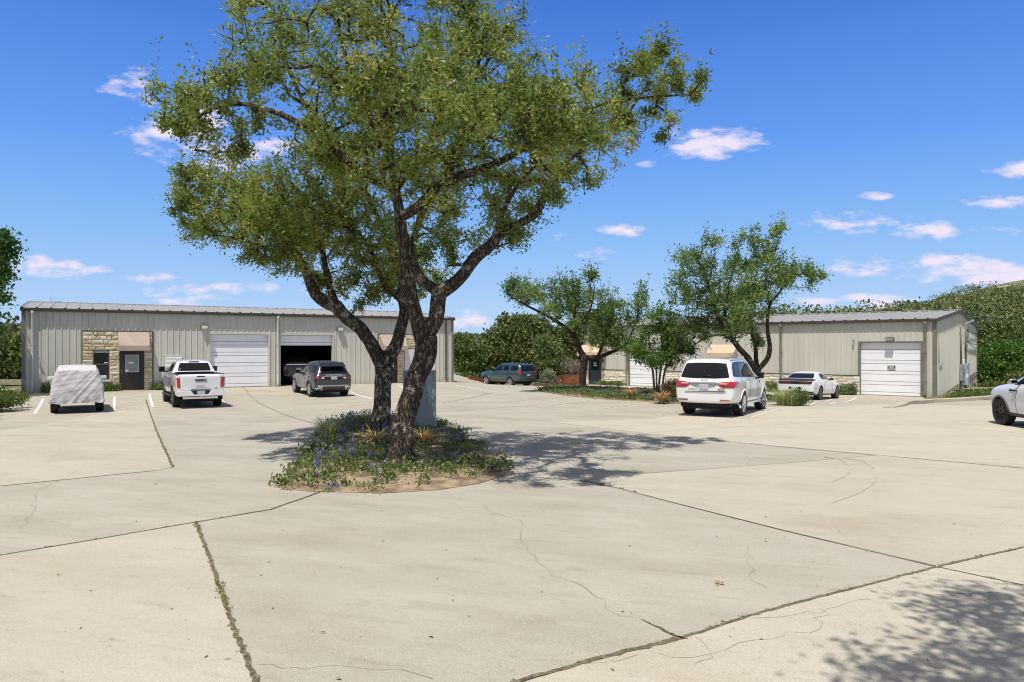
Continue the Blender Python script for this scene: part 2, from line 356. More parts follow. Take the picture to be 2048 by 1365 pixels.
M_LAMP = mat('lamp_glass', (.75,.72,.6), .3)
M_RUST = mat('rusted_steel', (.26,.085,.035), .85, col2=(.12,.045,.025), vscale=3, bump=.3)
L_OAK = leaf_mat('oak_leaf', (.085,.14,.024), (.35,.43,.095), (.54,.46,.15), rough=.38, transl=.42)
L_OAK2 = leaf_mat('green_oak_leaf', (.065,.125,.03), (.25,.37,.09), (.38,.46,.16), rough=.4, transl=.42)
L_MYRT = leaf_mat('myrtle_leaf', (.035,.09,.015), (.13,.26,.035), (.22,.34,.06), transl=.35)
L_JUN = leaf_mat('juniper_leaf', (.04,.065,.018), (.18,.225,.06), (.28,.29,.11), transl=.2)
L_JUNB = leaf_mat('bright_juniper_leaf', (.04,.075,.015), (.14,.21,.045), (.20,.26,.07), transl=.25)
L_SAGE = leaf_mat('sage_leaf', (.12,.15,.09), (.30,.34,.23), (.36,.38,.28), transl=.2)
L_HILL = leaf_mat('hill_leaf', (.04,.065,.022), (.19,.235,.075), (.32,.31,.17), transl=.15, rough=.7)
L_FAR = leaf_mat('far_leaf', (.05,.075,.05), (.12,.155,.095), (.20,.21,.15), transl=.1, rough=.8)
L_TWIG = leaf_mat('dry_twig', (.16,.13,.10), (.32,.28,.22), transl=.05)
L_WEED = leaf_mat('weed_leaf', (.05,.09,.02), (.20,.27,.07), (.28,.30,.12), transl=.3)
L_BLUE = leaf_mat('bluebonnet_petal', (.06,.05,.28), (.28,.24,.62), (.60,.55,.80), transl=.2)
L_STRAW = leaf_mat('straw', (.34,.20,.07), (.62,.45,.20), transl=.2)
L_GRASS = leaf_mat('feather_grass_blade', (.26,.32,.10), (.55,.58,.28), (.70,.66,.42), transl=.3)
B_OAK = bark_mat('oak_bark', (.030,.022,.016), (.175,.138,.108), (.36,.36,.31), .7)
B_OAK2 = bark_mat('grey_bark', (.03,.022,.016), (.13,.10,.078), (.28,.27,.23), 1.4)
B_SMALL = mat('smooth_bark', (.16,.11,.08), .8, var=.4, vscale=8)
L_SHRUB = leaf_mat('yellow_green_leaf', (.08,.12,.035), (.22,.28,.09), (.32,.36,.15), transl=.25)
# ------------------------------------------------------------------ the lie of the land
B1L = np.array((-24.56, 35.9)); D1 = np.array((2362.0, 1430.0)); D1 /= np.linalg.norm(D1); N1 = np.array((D1[1], -D1[0]))     # left building: left front corner, along, out of the front
B2R = np.array((23.28, 39.3)); D2 = np.array((-1765.0, 1430.0)); D2 /= np.linalg.norm(D2); N2 = np.array((-D2[1], D2[0]))    # right building: right front corner, along to the left
N2 = -N2 if N2[1] > 0 else N2
L1, L2 = 24.3, 22.9
Z1, Z2 = -0.16, -0.62
def gh(X, Y):
    X = np.asarray(X, float); Y = np.asarray(Y, float)
    d1 = (X-B1L[0])*N1[0] + (Y-B1L[1])*N1[1]; wl = 1 - ss(-9, -4, X)
    h = -0.17*ss(6, 34, Y) - wl*.17*ss(12, 24, Y)*ss(.5, 7, d1)
    h = h - .14*np.exp(-(((X-14.5)**2 + (Y-35)**2)/16.0))
    h = h - 0.85*ss(45, 57, Y)*ss(-5.5, -1.0, X)
    px, py = X - B2R[0], Y - B2R[1]
    d = px*N2[0] + py*N2[1]; t = px*D2[0] + py*D2[1]
    w = (1 - ss(3.5, 14, d))*(1 - ss(L2 - 2, L2 + 3.5, t))
    return h*(1-w) + Z2*w
def g1(x, y): return float(gh(x, y))
def gp(px, py):
    """where the sight line through a photo pixel meets the ground"""
    u, v = (px-CX)/F, (CY-py)/F; lo, hi = .5, 90.0
    Y = .5
    while Y < 90:
        if HC + v*Y < g1(u*Y, Y): break
        Y *= 1.01
    lo, hi = Y/1.01, Y
    for _ in range(25):
        m_ = (lo+hi)/2
        if HC + v*m_ < g1(u*m_, m_): hi = m_
        else: lo = m_
    return (u*lo, lo)

LOT = [(-25.4,35.6), (-16.8,23.6), (-16.0,19.0), (-45,14), (-45,-14), (62,-14), (62,60), (30,41.0), (21.6,35.9), (22.0,39.5), (24,41), (8,56), (3,57), (1.5,60.5), (-9,63), (-8,52), (-22,44)]
def poly_sd(P, X, Y):
    """signed distance to polygon, negative inside"""
    X = np.asarray(X, float); Y = np.asarray(Y, float); ins = np.zeros(X.shape, bool); dm = np.full(X.shape, 1e9); n = len(P)
    for i in range(n):
        x0, y0 = P[i]; x1, y1 = P[(i+1) % n]
        t = np.clip(((X-x0)*(x1-x0)+(Y-y0)*(y1-y0))/((x1-x0)**2+(y1-y0)**2), 0, 1)
        dm = np.minimum(dm, np.hypot(X-x0-t*(x1-x0), Y-y0-t*(y1-y0)))
        c = ((y0 > Y) != (y1 > Y)) & (X < (x1-x0)*(Y-y0)/((y1-y0)+1e-12)+x0); ins ^= c
    return np.where(ins, -dm, dm)
HB = np.array([-3, -.72, -.60, -.1, .0, .15, .30, .375, .473, .578, .655, .716, .9, 1.3, 3])
HE = np.array([.0, .0, .0, .0, .0, .0, .010, .022, .036, .057, .083, .095, .115, .10, .06])
def terrain(X, Y):
    d = poly_sd(LOT, X, Y)
    base = gh(X, Y) + np.where(d < -.15, -.08, -.08 + .16*ss(-.15, .35, d))
    r = np.maximum(d, 0); Ys = np.maximum(Y, 1.0)
    base = base - 9.0*ss(3, 70, r)
    b = X/Ys; e = np.interp(b, HB, HE)
    ridge = e*430.0
    hill = np.where(Y > 70, ridge*ss(0, 1, np.clip((Ys-70)/360.0, 0, 1))**.8*1.0 + HC, -50)
    rightw = ss(.22, .33, b)*(Y > 70)*(1 - .5*ss(430, 1200, Ys))
    hill2 = HC + e*Ys*(np.clip((Ys-75)/355.0, 0, 1)**.5)
    base = np.where(Y > 60, base*(1-rightw*ss(60, 100, Ys)) + np.minimum(hill2, ridge+HC)*rightw*ss(60, 100, Ys), base)
    far = ss(500, 1500, np.hypot(X, Y)); base = base*(1-far*(1-rightw)) + far*(1-rightw)*(16 + 9*np.sin(b*9+2.0) + np.where(b < -.55, 10, 0))
    return base

def np_mesh(name, V, Fq, mats, parent=None, smooth=True):
    me = bpy.data.meshes.new(name); nv, nf = len(V), len(Fq); k = Fq.shape[1]
    me.vertices.add(nv); me.vertices.foreach_set('co', np.ascontiguousarray(V, np.float32).ravel())
    me.loops.add(nf*k); me.loops.foreach_set('vertex_index', np.ascontiguousarray(Fq, np.int32).ravel())
    me.polygons.add(nf); me.polygons.foreach_set('loop_start', np.arange(0, nf*k, k, dtype=np.int32))
    me.polygons.foreach_set('loop_total', np.full(nf, k, np.int32)) if hasattr(me.polygons[0], 'loop_total') and False else None
    me.polygons.foreach_set('use_smooth', np.full(nf, smooth)); me.update(calc_edges=True); me.validate()
    return link_mesh(name, me, mats, parent)
def grid_faces(nx, ny):
    i, j = np.meshgrid(np.arange(nx-1), np.arange(ny-1)); a = (j*nx + i).ravel()
    return np.stack([a, a+1, a+nx+1, a+nx], 1)

def build_ground():
    s = np.linspace(-1, 1, 261); c = np.sign(s)*(75*np.abs(s) + 3400*np.abs(s)**5)
    cy = c.copy()
    X, Y = np.meshgrid(c, cy); Z = terrain(X, Y)
    o = np_mesh('terrain', np.stack([X.ravel(), Y.ravel(), Z.ravel()], 1), grid_faces(len(c), len(cy)), M_EARTH); tag(o, kind='structure')
    xs = np.arange(-46, 62.01, .5); ys = np.arange(-12, 66.01, .5); X, Y = np.meshgrid(xs, ys); Z = gh(X, Y)
    fq = grid_faces(len(xs), len(ys)); V = np.stack([X.ravel(), Y.ravel(), Z.ravel()], 1)
    cen = V[fq].mean(1); keep = poly_sd(LOT, cen[:, 0], cen[:, 1]) < .8
    o = np_mesh('concrete_paving', V, fq[keep], M_CONC); tag(o, kind='structure')
build_ground()

def ground_sheet(name, poly, dz, m_, kind='structure', sp=.5, hfun=None, parent=None, rim=0.0):
    bm = bmesh.new(); vs = [bm.verts.new((p[0], p[1], 0)) for p in poly]
    try: bm.faces.new(vs)
    except ValueError: bm.free(); return None
    xs = [p[0] for p in poly]; ys = [p[1] for p in poly]
    for ax, lo, hi in ((0, min(xs), max(xs)), (1, min(ys), max(ys))):
        q = math.ceil(lo/sp)*sp
        while q < hi:
            co = [0,0,0]; no = [0,0,0]; co[ax] = q; no[ax] = 1
            bmesh.ops.bisect_plane(bm, geom=bm.verts[:]+bm.edges[:]+bm.faces[:], plane_co=co, plane_no=no); q += sp
    if rim:
        be = [e for e in bm.edges if e.is_boundary]; r_ = bmesh.ops.extrude_edge_only(bm, edges=be)
        low = set(v for v in r_['geom'] if isinstance(v, bmesh.types.BMVert))
    else: low = set()
    for v in bm.verts: v.co.z = g1(v.co.x, v.co.y) + (dz if v not in low else -.02) + ((hfun(v.co.x, v.co.y) if v not in low else 0) if hfun else 0)
    bmesh.ops.recalc_face_normals(bm, faces=bm.faces)
    me = bpy.data.meshes.new(name); bm.to_mesh(me); bm.free()
    for p in me.polygons:
        if p.normal.z < 0 and not rim: p.flip()
    o = link_mesh(name, me, m_, parent)
    if kind: tag(o, kind=kind)
    return o
def ribbon(name, pts, w, dz, m_, jit=0.0, kind='structure', step=.3):
    """a strip of given width along ground points (metres)"""
    P = [Vector((p[0], p[1])) for p in pts]; Q = []
    for a, b in zip(P[:-1], P[1:]):
        n = max(1, int((b-a).length/step))
        for i in range(n): Q.append(a.lerp(b, i/n))
    Q.append(P[-1]); mb = MB(); L_ = []
    ws = w if isinstance(w, (tuple, list)) else (w, w)
    for i, q in enumerate(Q):
        t = (Q[min(i+1, len(Q)-1)] - Q[max(i-1, 0)]).normalized(); nrm = Vector((-t.y, t.x)); f = i/max(1, len(Q)-1)
        ww = lerp(ws[0], ws[1], f)*(1 + rnd.uniform(-jit, jit)*.7); off = rnd.uniform(-jit, jit)*ww*.9
        for sgn in (-1, 1):
            p = q + nrm*(off + sgn*ww/2); L_.append((p.x, p.y, g1(p.x, p.y)+dz))
    mb.add(L_, [(2*i, 2*i+2, 2*i+3, 2*i+1) for i in range(len(Q)-1)], 0)
    o = mb.build(name, m_)
    for p in o.data.polygons:
        if p.normal.z < 0: p.flip()
    tag(o, kind=kind); return o, Q

# lighter slabs, joints, cracks and painted markings (sheets a few millimetres apart)
ground_sheet('concrete_slab', [gp(*p) for p in [(1105,845),(1300,838),(1500,815),(1700,812),(2048,806),(2500,826),(2500,985),(2048,937),(1750,910),(1500,888),(1300,868)]], .004, M_CONC2)
ground_sheet('concrete_slab', [gp(*p) for p in [(1030,1372),(1130,1340),(1250,1305),(1370,1275),(1500,1232),(1640,1195),(1870,1136),(2048,1096),(2300,1040)]] + [(9,4.2),(9,1.2),(0,1.2)], .004, M_CONC2)
for k, P_ in enumerate([[(0,1112),(190,1080),(392,1045),(420,1120),(455,1220),(480,1290),(512,1366),(0,1372)], [(0,973),(150,958),(310,942),(345,935),(325,890),(300,810),(0,862)], [(1172,963),(1235,952),(1400,940),(1600,925),(1755,911),(1900,925),(2048,938),(2300,960),(2300,1030),(2048,1094),(1870,1132),(1560,1060),(1330,1002)]]):
    ground_sheet('concrete_slab', [gp(*p) for p in P_], .004, M_CONC3)
def joint(px, w, jit=.25, m_=None, name='pavement_joint', dz=.008, step=.3):
    ws = tuple(c*.8 for c in w) if isinstance(w, tuple) else w*.8
    return ribbon(name, [gp(*p) for p in px], ws, dz, m_ or M_JOINT, jit, step=step)[1]
WEEDP = []
def weeds(Q, dens, spread, size, lo=0., hi=1.):
    for i in range(int(lo*len(Q)), int(hi*len(Q))):
        for _ in range(np.random.default_rng(i).poisson(dens) if dens < 30 else int(dens)):
            WEEDP.append((Q[i].x+rnd.gauss(0, spread), Q[i].y+rnd.gauss(0, spread), size*rnd.uniform(.5, 1.2)))
q = joint([(392,1045),(420,1120),(455,1220),(480,1290),(515,1370)], (.045,.05), .28, step=.05); weeds(q, .5, .014, .022); weeds(q, 2.4, .020, .034, .55, .70); weeds(q, 1.6, .020, .03, 0, .10)
q = joint([(0,1112),(190,1080),(392,1045),(540,1020),(640,985)], .035, .4); weeds(q, 3, .012, .022, 0, .6)
q = joint([(292,800),(305,840),(325,890),(345,935)], .05, .3); weeds(q, 5, .012, .025)
joint([(0,973),(150,958),(310,942)], .02); joint([(485,775),(520,808),(600,840),(640,850)], .035); joint([(0,856),(640,828),(1000,822)], .02, .5)
joint([(0,873),(300,862),(680,858)], .02, .5)
q = joint([(1172,963),(1240,978),(1330,1002),(1560,1060),(1870,1134),(2048,1172)], .025); weeds(q, 5, .02, .04, 0, .25)
joint([(1026,953),(1120,959),(1172,963)], .02)
joint([(1235,952),(1400,940),(1600,925),(1755,911)], .022); joint([(1500,888),(1630,901),(1755,911),(1900,925),(2048,937)], .03)
joint([(1290,868),(1400,858),(1650,845)], .015); joint([(1650,845),(1850,852),(2048,868)], .02)
q = joint([(1022,1368),(1130,1338),(1250,1305),(1370,1275)], (.045,.07), .28, step=.06); weeds(q, 1.2, .02, .02)
q = joint([(1370,1275),(1500,1232),(1640,1195),(1870,1136),(2048,1096)], (.045,.03), .28, step=.07); weeds(q, .8, .014, .022)
joint([(1282,1240),(1330,1262),(1365,1280)], (.01,.035), .5, step=.05)
joint([(880,775),(1000,790),(1170,812)], .02); joint([(1030,800),(1180,793)], .02, .5)
joint([(520,830),(900,823),(1080,811),(1200,806),(1340,804)], .03, .6)
joint([(885,806),(940,797),(985,786)], .04, .2)
for c in ([(160,940),(120,960),(70,985),(65,1030),(40,1060)], [(1040,1040),(1045,1080),(1070,1125),(1110,1150),(1165,1175),(1205,1205),(1240,1235),(1282,1240)],
          [(1495,1098),(1495,1130),(1500,1160),(1530,1175),(1550,1185)], [(1030,1340),(1000,1338)], [(1750,1175),(1800,1190),(1900,1187),(2048,1187)], [(1500,1235),(1640,1225),(1760,1190)],
          [(510,1336),(560,1334),(600,1340),(680,1328),(760,1340),(830,1352),(890,1366)], [(1300,1305),(1380,1318),(1480,1290),(1640,1260),(1655,1210)], [(1400,1275),(1420,1320),(1350,1340)],
          [(560,985),(590,995),(640,998)], [(1990,1160),(2015,1168),(2005,1185)], [(960,1010),(1000,1030),(1040,1040)], [(1130,1338),(1250,1318),(1300,1305)], [(1760,1190),(1700,1170),(1640,1195)]):
    z = [gp(*p) for p in c]; pts = []
    for a, b in zip(z[:-1], z[1:]):
        n = max(2, int(math.hypot(b[0]-a[0], b[1]-a[1])/.12))
        for i in range(n): pts.append((lerp(a[0], b[0], i/n)+rnd.gauss(0, .025), lerp(a[1], b[1], i/n)+rnd.gauss(0, .025)))
    ribbon('pavement_crack', pts, .0045, .006, M_CRACK, .5, step=.1)
q0 = [gp(*p) for p in [(590,1341),(612,1338),(628,1335)]]
def smooth(P):
    P = [Vector(p) for p in P]; Q = []
    for i in range(len(P)-1):
        p0, p1, p2, p3 = P[max(i-1,0)], P[i], P[i+1], P[min(i+2,len(P)-1)]
        for j in range(8): t = j/8; Q.append(.5*((2*p1)+(p2-p0)*t+(2*p0-5*p1+4*p2-p3)*t*t+(3*p1-p0-3*p2+p3)*t**3))
    return [tuple(q) for q in Q]
for c in ([(1690,918),(1730,925),(1752,942),(1748,962),(1720,985),(1660,1008)], [(1650,915),(1685,922),(1700,936),(1690,952),(1660,966)]):
    ribbon('tyre_mark', smooth([gp(*p) for p in c]), (.07,.03), .009, M_TYREMARK, .05)
def line(a, b, w=.1, m_=None, name='parking_line'): return ribbon(name, [gp(*a), gp(*b)], w, .008, m_ or M_LINE, .03)
line((69,828),(86,798)); line((228,821),(229,794)); line((306,815),(299,788)); line((450,807),(435,790), m_=M_LINE)
for a, b in (((232,798),(298,789)), ((232,808),(300,799)), ((234,820),(303,809))): line(a, b, .06)
line((702,784),(745,799)); line((795,770),(812,778)); line((910,771),(975,782)); line((1050,773),(1100,768), .1, M_FAINT)
for a, b in (((1178,822),(1270,808)), ((1306,832),(1365,823)), ((1500,836),(1561,817)), ((985,807),(1100,795)), ((1075,815),(1190,799))): line(a, b, .08, M_FAINT)
line((1662,808),(1712,796)); line((1620,812),(1668,797), .1, M_FAINT); line((1170,771),(1205,783), .1, M_FAINT); line((1205,778),(1260,770), .1, M_FAINT)

# ------------------------------------------------------------------ building frames
def ribprof(x0, x1, sp=.305, ph=0.0):
    P = [(x0, 0)]; k = math.ceil((x0-ph)/sp)
    while k*sp+ph < x1:
        c = k*sp+ph
        for dx, dy in ((-.034,0),(-.016,-.034),(.016,-.034),(.034,0),(.105,0),(.112,-.006),(.128,-.006),(.135,0),(.185,0),(.192,-.006),(.208,-.006),(.215,0)):
            if x0+.001 < c+dx < x1-.001: P.append((c+dx, dy))
        k += 1
    P.append((x1, 0)); return P
def ribwall(mb, x0, x1, z0, z1, T=None, ph=0.0, mat=0, yoff=0.0):
    """ribbed sheet along local x, ribs towards -y; z0/z1 numbers or functions of x"""
    P = ribprof(x0, x1, ph=ph); vs = []; n = len(P)
    f0 = z0 if callable(z0) else (lambda x: z0); f1 = z1 if callable(z1) else (lambda x: z1)
    for (x, y) in P: vs.append((x, y+yoff, f0(x)))
    for (x, y) in P: vs.append((x, y+yoff, f1(x)))
    if T: vs = [T(v) for v in vs]
    mb.add(vs, [(i, i+1, n+i+1, n+i) for i in range(n-1)], mat)
def stonework(mb, x0, x1, z0, z1, y, rh=.17, bw=.42, seed=1, holes=()):
    """coursed rubble: each block its own rough face, mortar behind"""
    r_ = random.Random(seed); z = z0
    while z < z1-.02:
        h = min(rh*r_.uniform(.6, 1.35), z1-z)
        if z1-z-h < .05: h = z1-z
        x = x0
        while x < x1-.01:
            w = min(bw*r_.uniform(.4, 1.5), x1-x)
            if x1-x-w < .08: w = x1-x
            g = .006; a, b, c, d = x+g, x+w-g, z+g, z+h-g; cut = False
            for (hx0, hx1, hz0, hz1) in holes:
                if a < hx1 and b > hx0 and c < hz1 and d > hz0: cut = True
            if not cut:
                dp = r_.uniform(.012, .045); i = .018
                t = [r_.uniform(-.012, .012) for _ in range(8)]
                mb.add([(a, y, c), (b, y, c), (b, y, d), (a, y, d), (a+i, y-dp+t[0], c+i), (b-i, y-dp+t[1], c+i), (b-i, y-dp+t[2], d-i), (a+i, y-dp+t[3], d-i), ((a+b)/2+t[4]*3, y-dp-.012+t[5], (c+d)/2)],
                       [(0,1,5,4),(1,2,6,5),(2,3,7,6),(3,0,4,7),(4,5,8),(5,6,8),(6,7,8),(7,4,8)], 0)
            x += w
        z += h
def sectional_door(parent, x0, x1, z0, z1, yd, drop=0.0, panels=5, name='garage_door'):
    """white sectional door recessed in its opening; drop = how far it is raised"""
    mb = MB(); H = (z1-z0); ph = H/panels; zz = z0+drop; 
    while zz < z1-.01:
        t = min(zz+ph, z1); k = t-zz
        for a, b, dy in ((0,.012,.012),(.012,.30*ph,0),(.30*ph,.30*ph+.03,.012),(.30*ph+.03,ph-.014,0),(ph-.014,ph,.012)):
            if a < k-.001: mb.box(x0, x1, yd+dy, yd+.05, zz+a, zz+min(b, k), 1 if dy else 0)  # recessed grooves coloured grey, deepening the shade that falls in them
        zz = t
    o = mb.build(name, [M_DOORW, M_GREY], parent)
    fr = MB(); fr.box(x0, x1, yd-.015, yd+.0-.002, z0+drop, z0+drop+.035); fr.build('bottom_seal', M_GREY, o)
    return o
def awning(parent, x0, x1, z0, z1, out, m_, y=0.0):
    mb = MB(); th = .02
    mb.add([(x0,y,z1),(x1,y,z1),(x1,y-out,z0+.28),(x0,y-out,z0+.28),(x0,y-out,z0),(x1,y-out,z0)], [(0,1,2,3),(3,2,5,4)])
    mb.add([(x0,y,z1),(x0,y-out,z0+.28),(x0,y-out,z0),(x0,y-out+.02,z0),(x0,y,z0+.25)], [(0,1,2,3,4)])
    mb.add([(x1,y,z1),(x1,y-out,z0+.28),(x1,y-out,z0),(x1,y-out+.02,z0),(x1,y,z0+.25)], [(0,1,2,3,4)])
    o = mb.build('awning', m_, parent); bb = MB()
    for x in (x0+.01, x1-.01): bb.tube([(x,y,z1-.03),(x,y-out,z0+.27)], .012, 6); bb.tube([(x,y,z0+.2),(x,y-out+.01,z0+.02)], .012, 6)
    bb.tube([(x0,y-out+.01,z0+.02),(x1,y-out+.01,z0+.02)], .012, 6); bb.tube([(x0,y-out+.015,z0+.27),(x1,y-out+.015,z0+.27)], .012, 6); bb.build('awning_frame', M_TAUPE, o); return o
def wall_light(parent, x, z, y=0.0, lens=True, w=.36):
    mb = MB(); mb.prism([(y-.02, z+.12), (y-.25, z+.08), (y-.25, z-.03), (y-.06, z-.12), (y-.02, z-.12)], x-w/2, x+w/2, 'x')
    o = mb.build('wall_light', M_TAUPE, parent, bevel=.008)
    q = MB(); q.prism([(y-.258, z+.06), (y-.258, z-.035), (y-.07, z-.128)], x-w/2+.03, x+w/2-.03, 'x'); q.build('lamp_lens', M_LAMP if lens else M_GREY, o); return o
def downspout(parent, x, z0, z1, y=0.0, m_=None, r=.055):
    mb = MB(); mb.tube([(x, y-.20, z1), (x, y-.13, z1-.18), (x, y-.10, z1-.30), (x, y-.10, z0+.15), (x, y-.16, z0+.03)], r, 12)
    for z in (z0+.8, z0+2.4): mb.box(x-r-.012, x+r+.012, y-.10-r-.006, y-.03, z, z+.03)
    return mb.build('downspout', m_ or M_WALL, parent)
def roof_gable(parent, x0, x1, yf, yb, ze, zr, ov=.10, sp=.61):
    ym = (yf+yb)/2; mb = MB(); th = .06
    prof = []; x = x0-ov
    while x < x1+ov-.01:
        for dx, dz in ((0,0),(.05,.045),(.09,.045),(.14,0)): prof.append((x+dx, dz))
        x += sp
    prof.append((x1+ov, 0)); n = len(prof)
    fr, bk = yf-.10, yb+.10; sl = (zr-ze)/(ym-yf)
    vs = [(x, fr, ze+d-.10*sl+.03) for x, d in prof] + [(x, ym, zr+d+.03) for x, d in prof] + [(x, bk, ze+d-.10*sl+.03) for x, d in prof]
    fs = [(i, i+1, n+i+1, n+i) for i in range(n-1)] + [(n+i, n+i+1, 2*n+i+1, 2*n+i) for i in range(n-1)]
    mb.add(vs, fs)
    X0, X1 = x0-ov, x1+ov
    mb.add([(X0,fr,ze-.10*sl-.04),(X1,fr,ze-.10*sl-.04),(X1,ym,zr-.04),(X0,ym,zr-.04),(X1,bk,ze-.10*sl-.04),(X0,bk,ze-.10*sl-.04)], [(0,3,2,1),(3,5,4,2)])
    rf = mb.build('roof', M_ROOF, parent)
    for X in (X0-.012, X1+.004):
        t = MB(); t.prism([(fr-.02, ze-.10*sl-.16), (fr-.02, ze-.10*sl+.06), (ym, zr+.075), (bk+.02, ze-.10*sl+.06), (bk+.02, ze-.10*sl-.16), (ym, zr-.14)], X, X+.008, 'x'); t.build('rake_trim', M_TRIM, rf)
    for (ya, s) in ((fr, -1), (bk, 1)):
        g = MB(); g.prism([(ya+s*.005, ze-.02), (ya+s*.14, ze+.0), (ya+s*.14, ze-.05), (ya+s*.11, ze-.15), (ya+s*.005, ze-.15)], X0+.02, X1-.02, 'x'); g.build('gutter', M_TRIM, parent)
    c = MB(); c.prism([(ym-.18, zr+.045-.18*sl+.03), (ym, zr+.095), (ym+.18, zr+.045-.18*sl+.03), (ym, zr+.06)], X0, X1, 'x'); c.build('ridge_cap', M_ROOF, rf)
    return rf

def ray_face(px, py, O, D, zb):
    """photo pixel -> (along, height above floor) on a building front"""
    u = (px-CX)/F; A = np.array([[D[0], -u], [D[1], -1.0]]); s, Y = np.linalg.solve(A, -O)
    return s, HC + (CY-py)/F*Y - zb

# ---- left building
def building_one():
    b = empty('metal_building', (B1L[0], B1L[1], Z1), math.atan2(D1[1], D1[0]))
    tag(b, 'long beige ribbed metal workshop building on the left with stone entrances and two garage doors', 'building')
    f = lambda px, py=700: ray_face(px, py, B1L, D1, Z1)
    X = lambda px: f(px)[0]
    L_ = X(905); DP = 13.0; ZE = 4.28; ZR = 4.28+.62
    sx0, sx1 = X(164), X(305); sz = f(240, 663)[1]
    gx0, gx1, gz = X(420.5), X(536.5), 3.05
    hx0, hx1 = X(561), X(665)
    tx0, tx1 = X(756), X(833)
    w = MB()
    for a, c, z0, z1 in ((0, sx0, 0, ZE), (sx0, sx1, sz, ZE), (sx1, gx0, 0, ZE), (gx0, gx1, gz, ZE), (gx1, hx0, 0, ZE), (hx0, hx1, gz, ZE), (hx1, tx0, 0, ZE), (tx0, tx1, sz, ZE), (tx1, L_, 0, ZE)): ribwall(w, a, c, z0, z1, ph=.12)
    gable = lambda y: ZE + (ZR-ZE)*(1-abs(y-DP/2)/(DP/2))
    ribwall(w, 0, DP, 0, gable, T=lambda v: (v[1], v[0], v[2])); ribwall(w, 0, DP, 0, gable, T=lambda v: (L_-v[1], v[0], v[2]))
    ribwall(w, 0, L_, 0, ZE, T=lambda v: (v[0], DP-v[1], v[2]))
    w.box(.02, L_-.02, .05, DP-.05, -.5, -.01)
    w.build('wall', M_WALL, b)
    # inner partition walls round the open bay, dark inside
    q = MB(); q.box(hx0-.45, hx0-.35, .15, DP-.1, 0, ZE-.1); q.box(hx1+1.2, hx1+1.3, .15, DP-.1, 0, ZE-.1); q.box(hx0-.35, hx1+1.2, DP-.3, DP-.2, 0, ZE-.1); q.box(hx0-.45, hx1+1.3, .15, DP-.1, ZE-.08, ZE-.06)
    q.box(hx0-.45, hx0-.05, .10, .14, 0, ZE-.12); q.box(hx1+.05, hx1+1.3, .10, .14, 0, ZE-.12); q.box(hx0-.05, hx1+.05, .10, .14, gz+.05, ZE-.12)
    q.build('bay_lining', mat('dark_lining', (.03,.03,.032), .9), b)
    e = -.038
    each('corner_trim', [[(-.06, .11, e-.01, .02, 0, ZE-.15), (-.06, -.045, .02, .12, 0, ZE-.15)], (L_-.10, L_+.06, e-.01, .02, 0, ZE-.15)], M_TAUPE, b)
    for a, c, z1, rv in ((gx0, gx1, gz, .26), (hx0, hx1, gz, .26)):
        each('door_trim', [[(a-.10, a, e-.02, rv, 0, z1+.10), (c, c+.10, e-.02, rv, 0, z1+.10), (a, c, e-.02, rv, z1, z1+.10)]], M_WALL, b)
    sectional_door(b, gx0+.004, gx1-.004, .01, gz-.004, .14)
    o = sectional_door(b, hx0+.004, hx1-.004, .01, gz-.004, .14, drop=gz*.785); o.name = 'garage_door'; tag(o, 'raised white sectional door')
    for k, (s0, s1, dx0, dx1, wx0, wx1, wz0, wz1, ax0, ax1) in enumerate(((sx0, sx1, X(239), X(288), X(186), X(219), f(200,760)[1], f(200,700)[1], X(236), X(298)),
                                                (tx0, tx1, X(762), X(794), X(808), X(830), .75, f(818,697)[1], X(759), X(808)))):
        dz = 2.10; st = MB(); lo_, hi_ = ((dx0, dx1, 0, dz), (wx0, wx1, wz0, wz1)) if dx0 < wx0 else ((wx0, wx1, wz0, wz1), (dx0, dx1, 0, dz))
        zt = min(dz, wz1) + .02
        for q_, (a0, a1, c0, c1) in enumerate(((s0, lo_[0], 0, zt), (lo_[1], hi_[0], 0, zt), (hi_[1], s1, 0, zt), (wx0, wx1, 0, wz0), (s0, s1, max(dz, wz1)+.0, sz-.03))):
            if a1-a0 > .1: stonework(st, a0+.01, a1-.01, c0, c1-.01, -.03, seed=5+k*9+q_, bw=.36)
        if wz1 < dz: stonework(st, wx0, wx1, wz1+.01, dz, -.03, seed=40+k); stonework(st, hi_[1] if hi_[0] == wx0 else s0, s1 if hi_[0] == wx0 else wx0, zt, dz, -.03, seed=41)
        s = st.build('stone_panel', M_STONE, b)
        m_ = MB(); y0, y1 = -.028, .05
        m_.box(s0, dx0 if dx0 < wx0 else wx0, y0, y1, 0, sz)
        if wx0 < dx0: m_.box(wx0, wx1, y0, y1, 0, wz0); m_.box(wx0, wx1, y0, y1, wz1, sz); m_.box(wx1, dx0, y0, y1, 0, sz); m_.box(dx0, dx1, y0, y1, dz, sz); m_.box(dx1, s1, y0, y1, 0, sz)
        else: m_.box(dx0, dx1, y0, y1, dz, sz); m_.box(dx1, wx0, y0, y1, 0, sz); m_.box(wx0, wx1, y0, y1, 0, wz0); m_.box(wx0, wx1, y0, y1, wz1, sz); m_.box(wx1, s1, y0, y1, 0, sz)
        m_.build('mortar', M_MORTAR, s)
        r_ = MB(); r_.box(s0-.03, s0, -.07, .0, 0, sz+.03); r_.box(s1, s1+.03, -.07, 0, 0, sz+.03); r_.box(s0, s1, -.07, 0, sz, sz+.03); r_.build('stone_surround', M_TRIM, b)
        if k == 0:
            sb = MB(); sb.box(wx0-.06, wx1+.06, -.12, -.03, wz0-.10, wz0-.01); sb.build('window_sill', M_STONE, b)
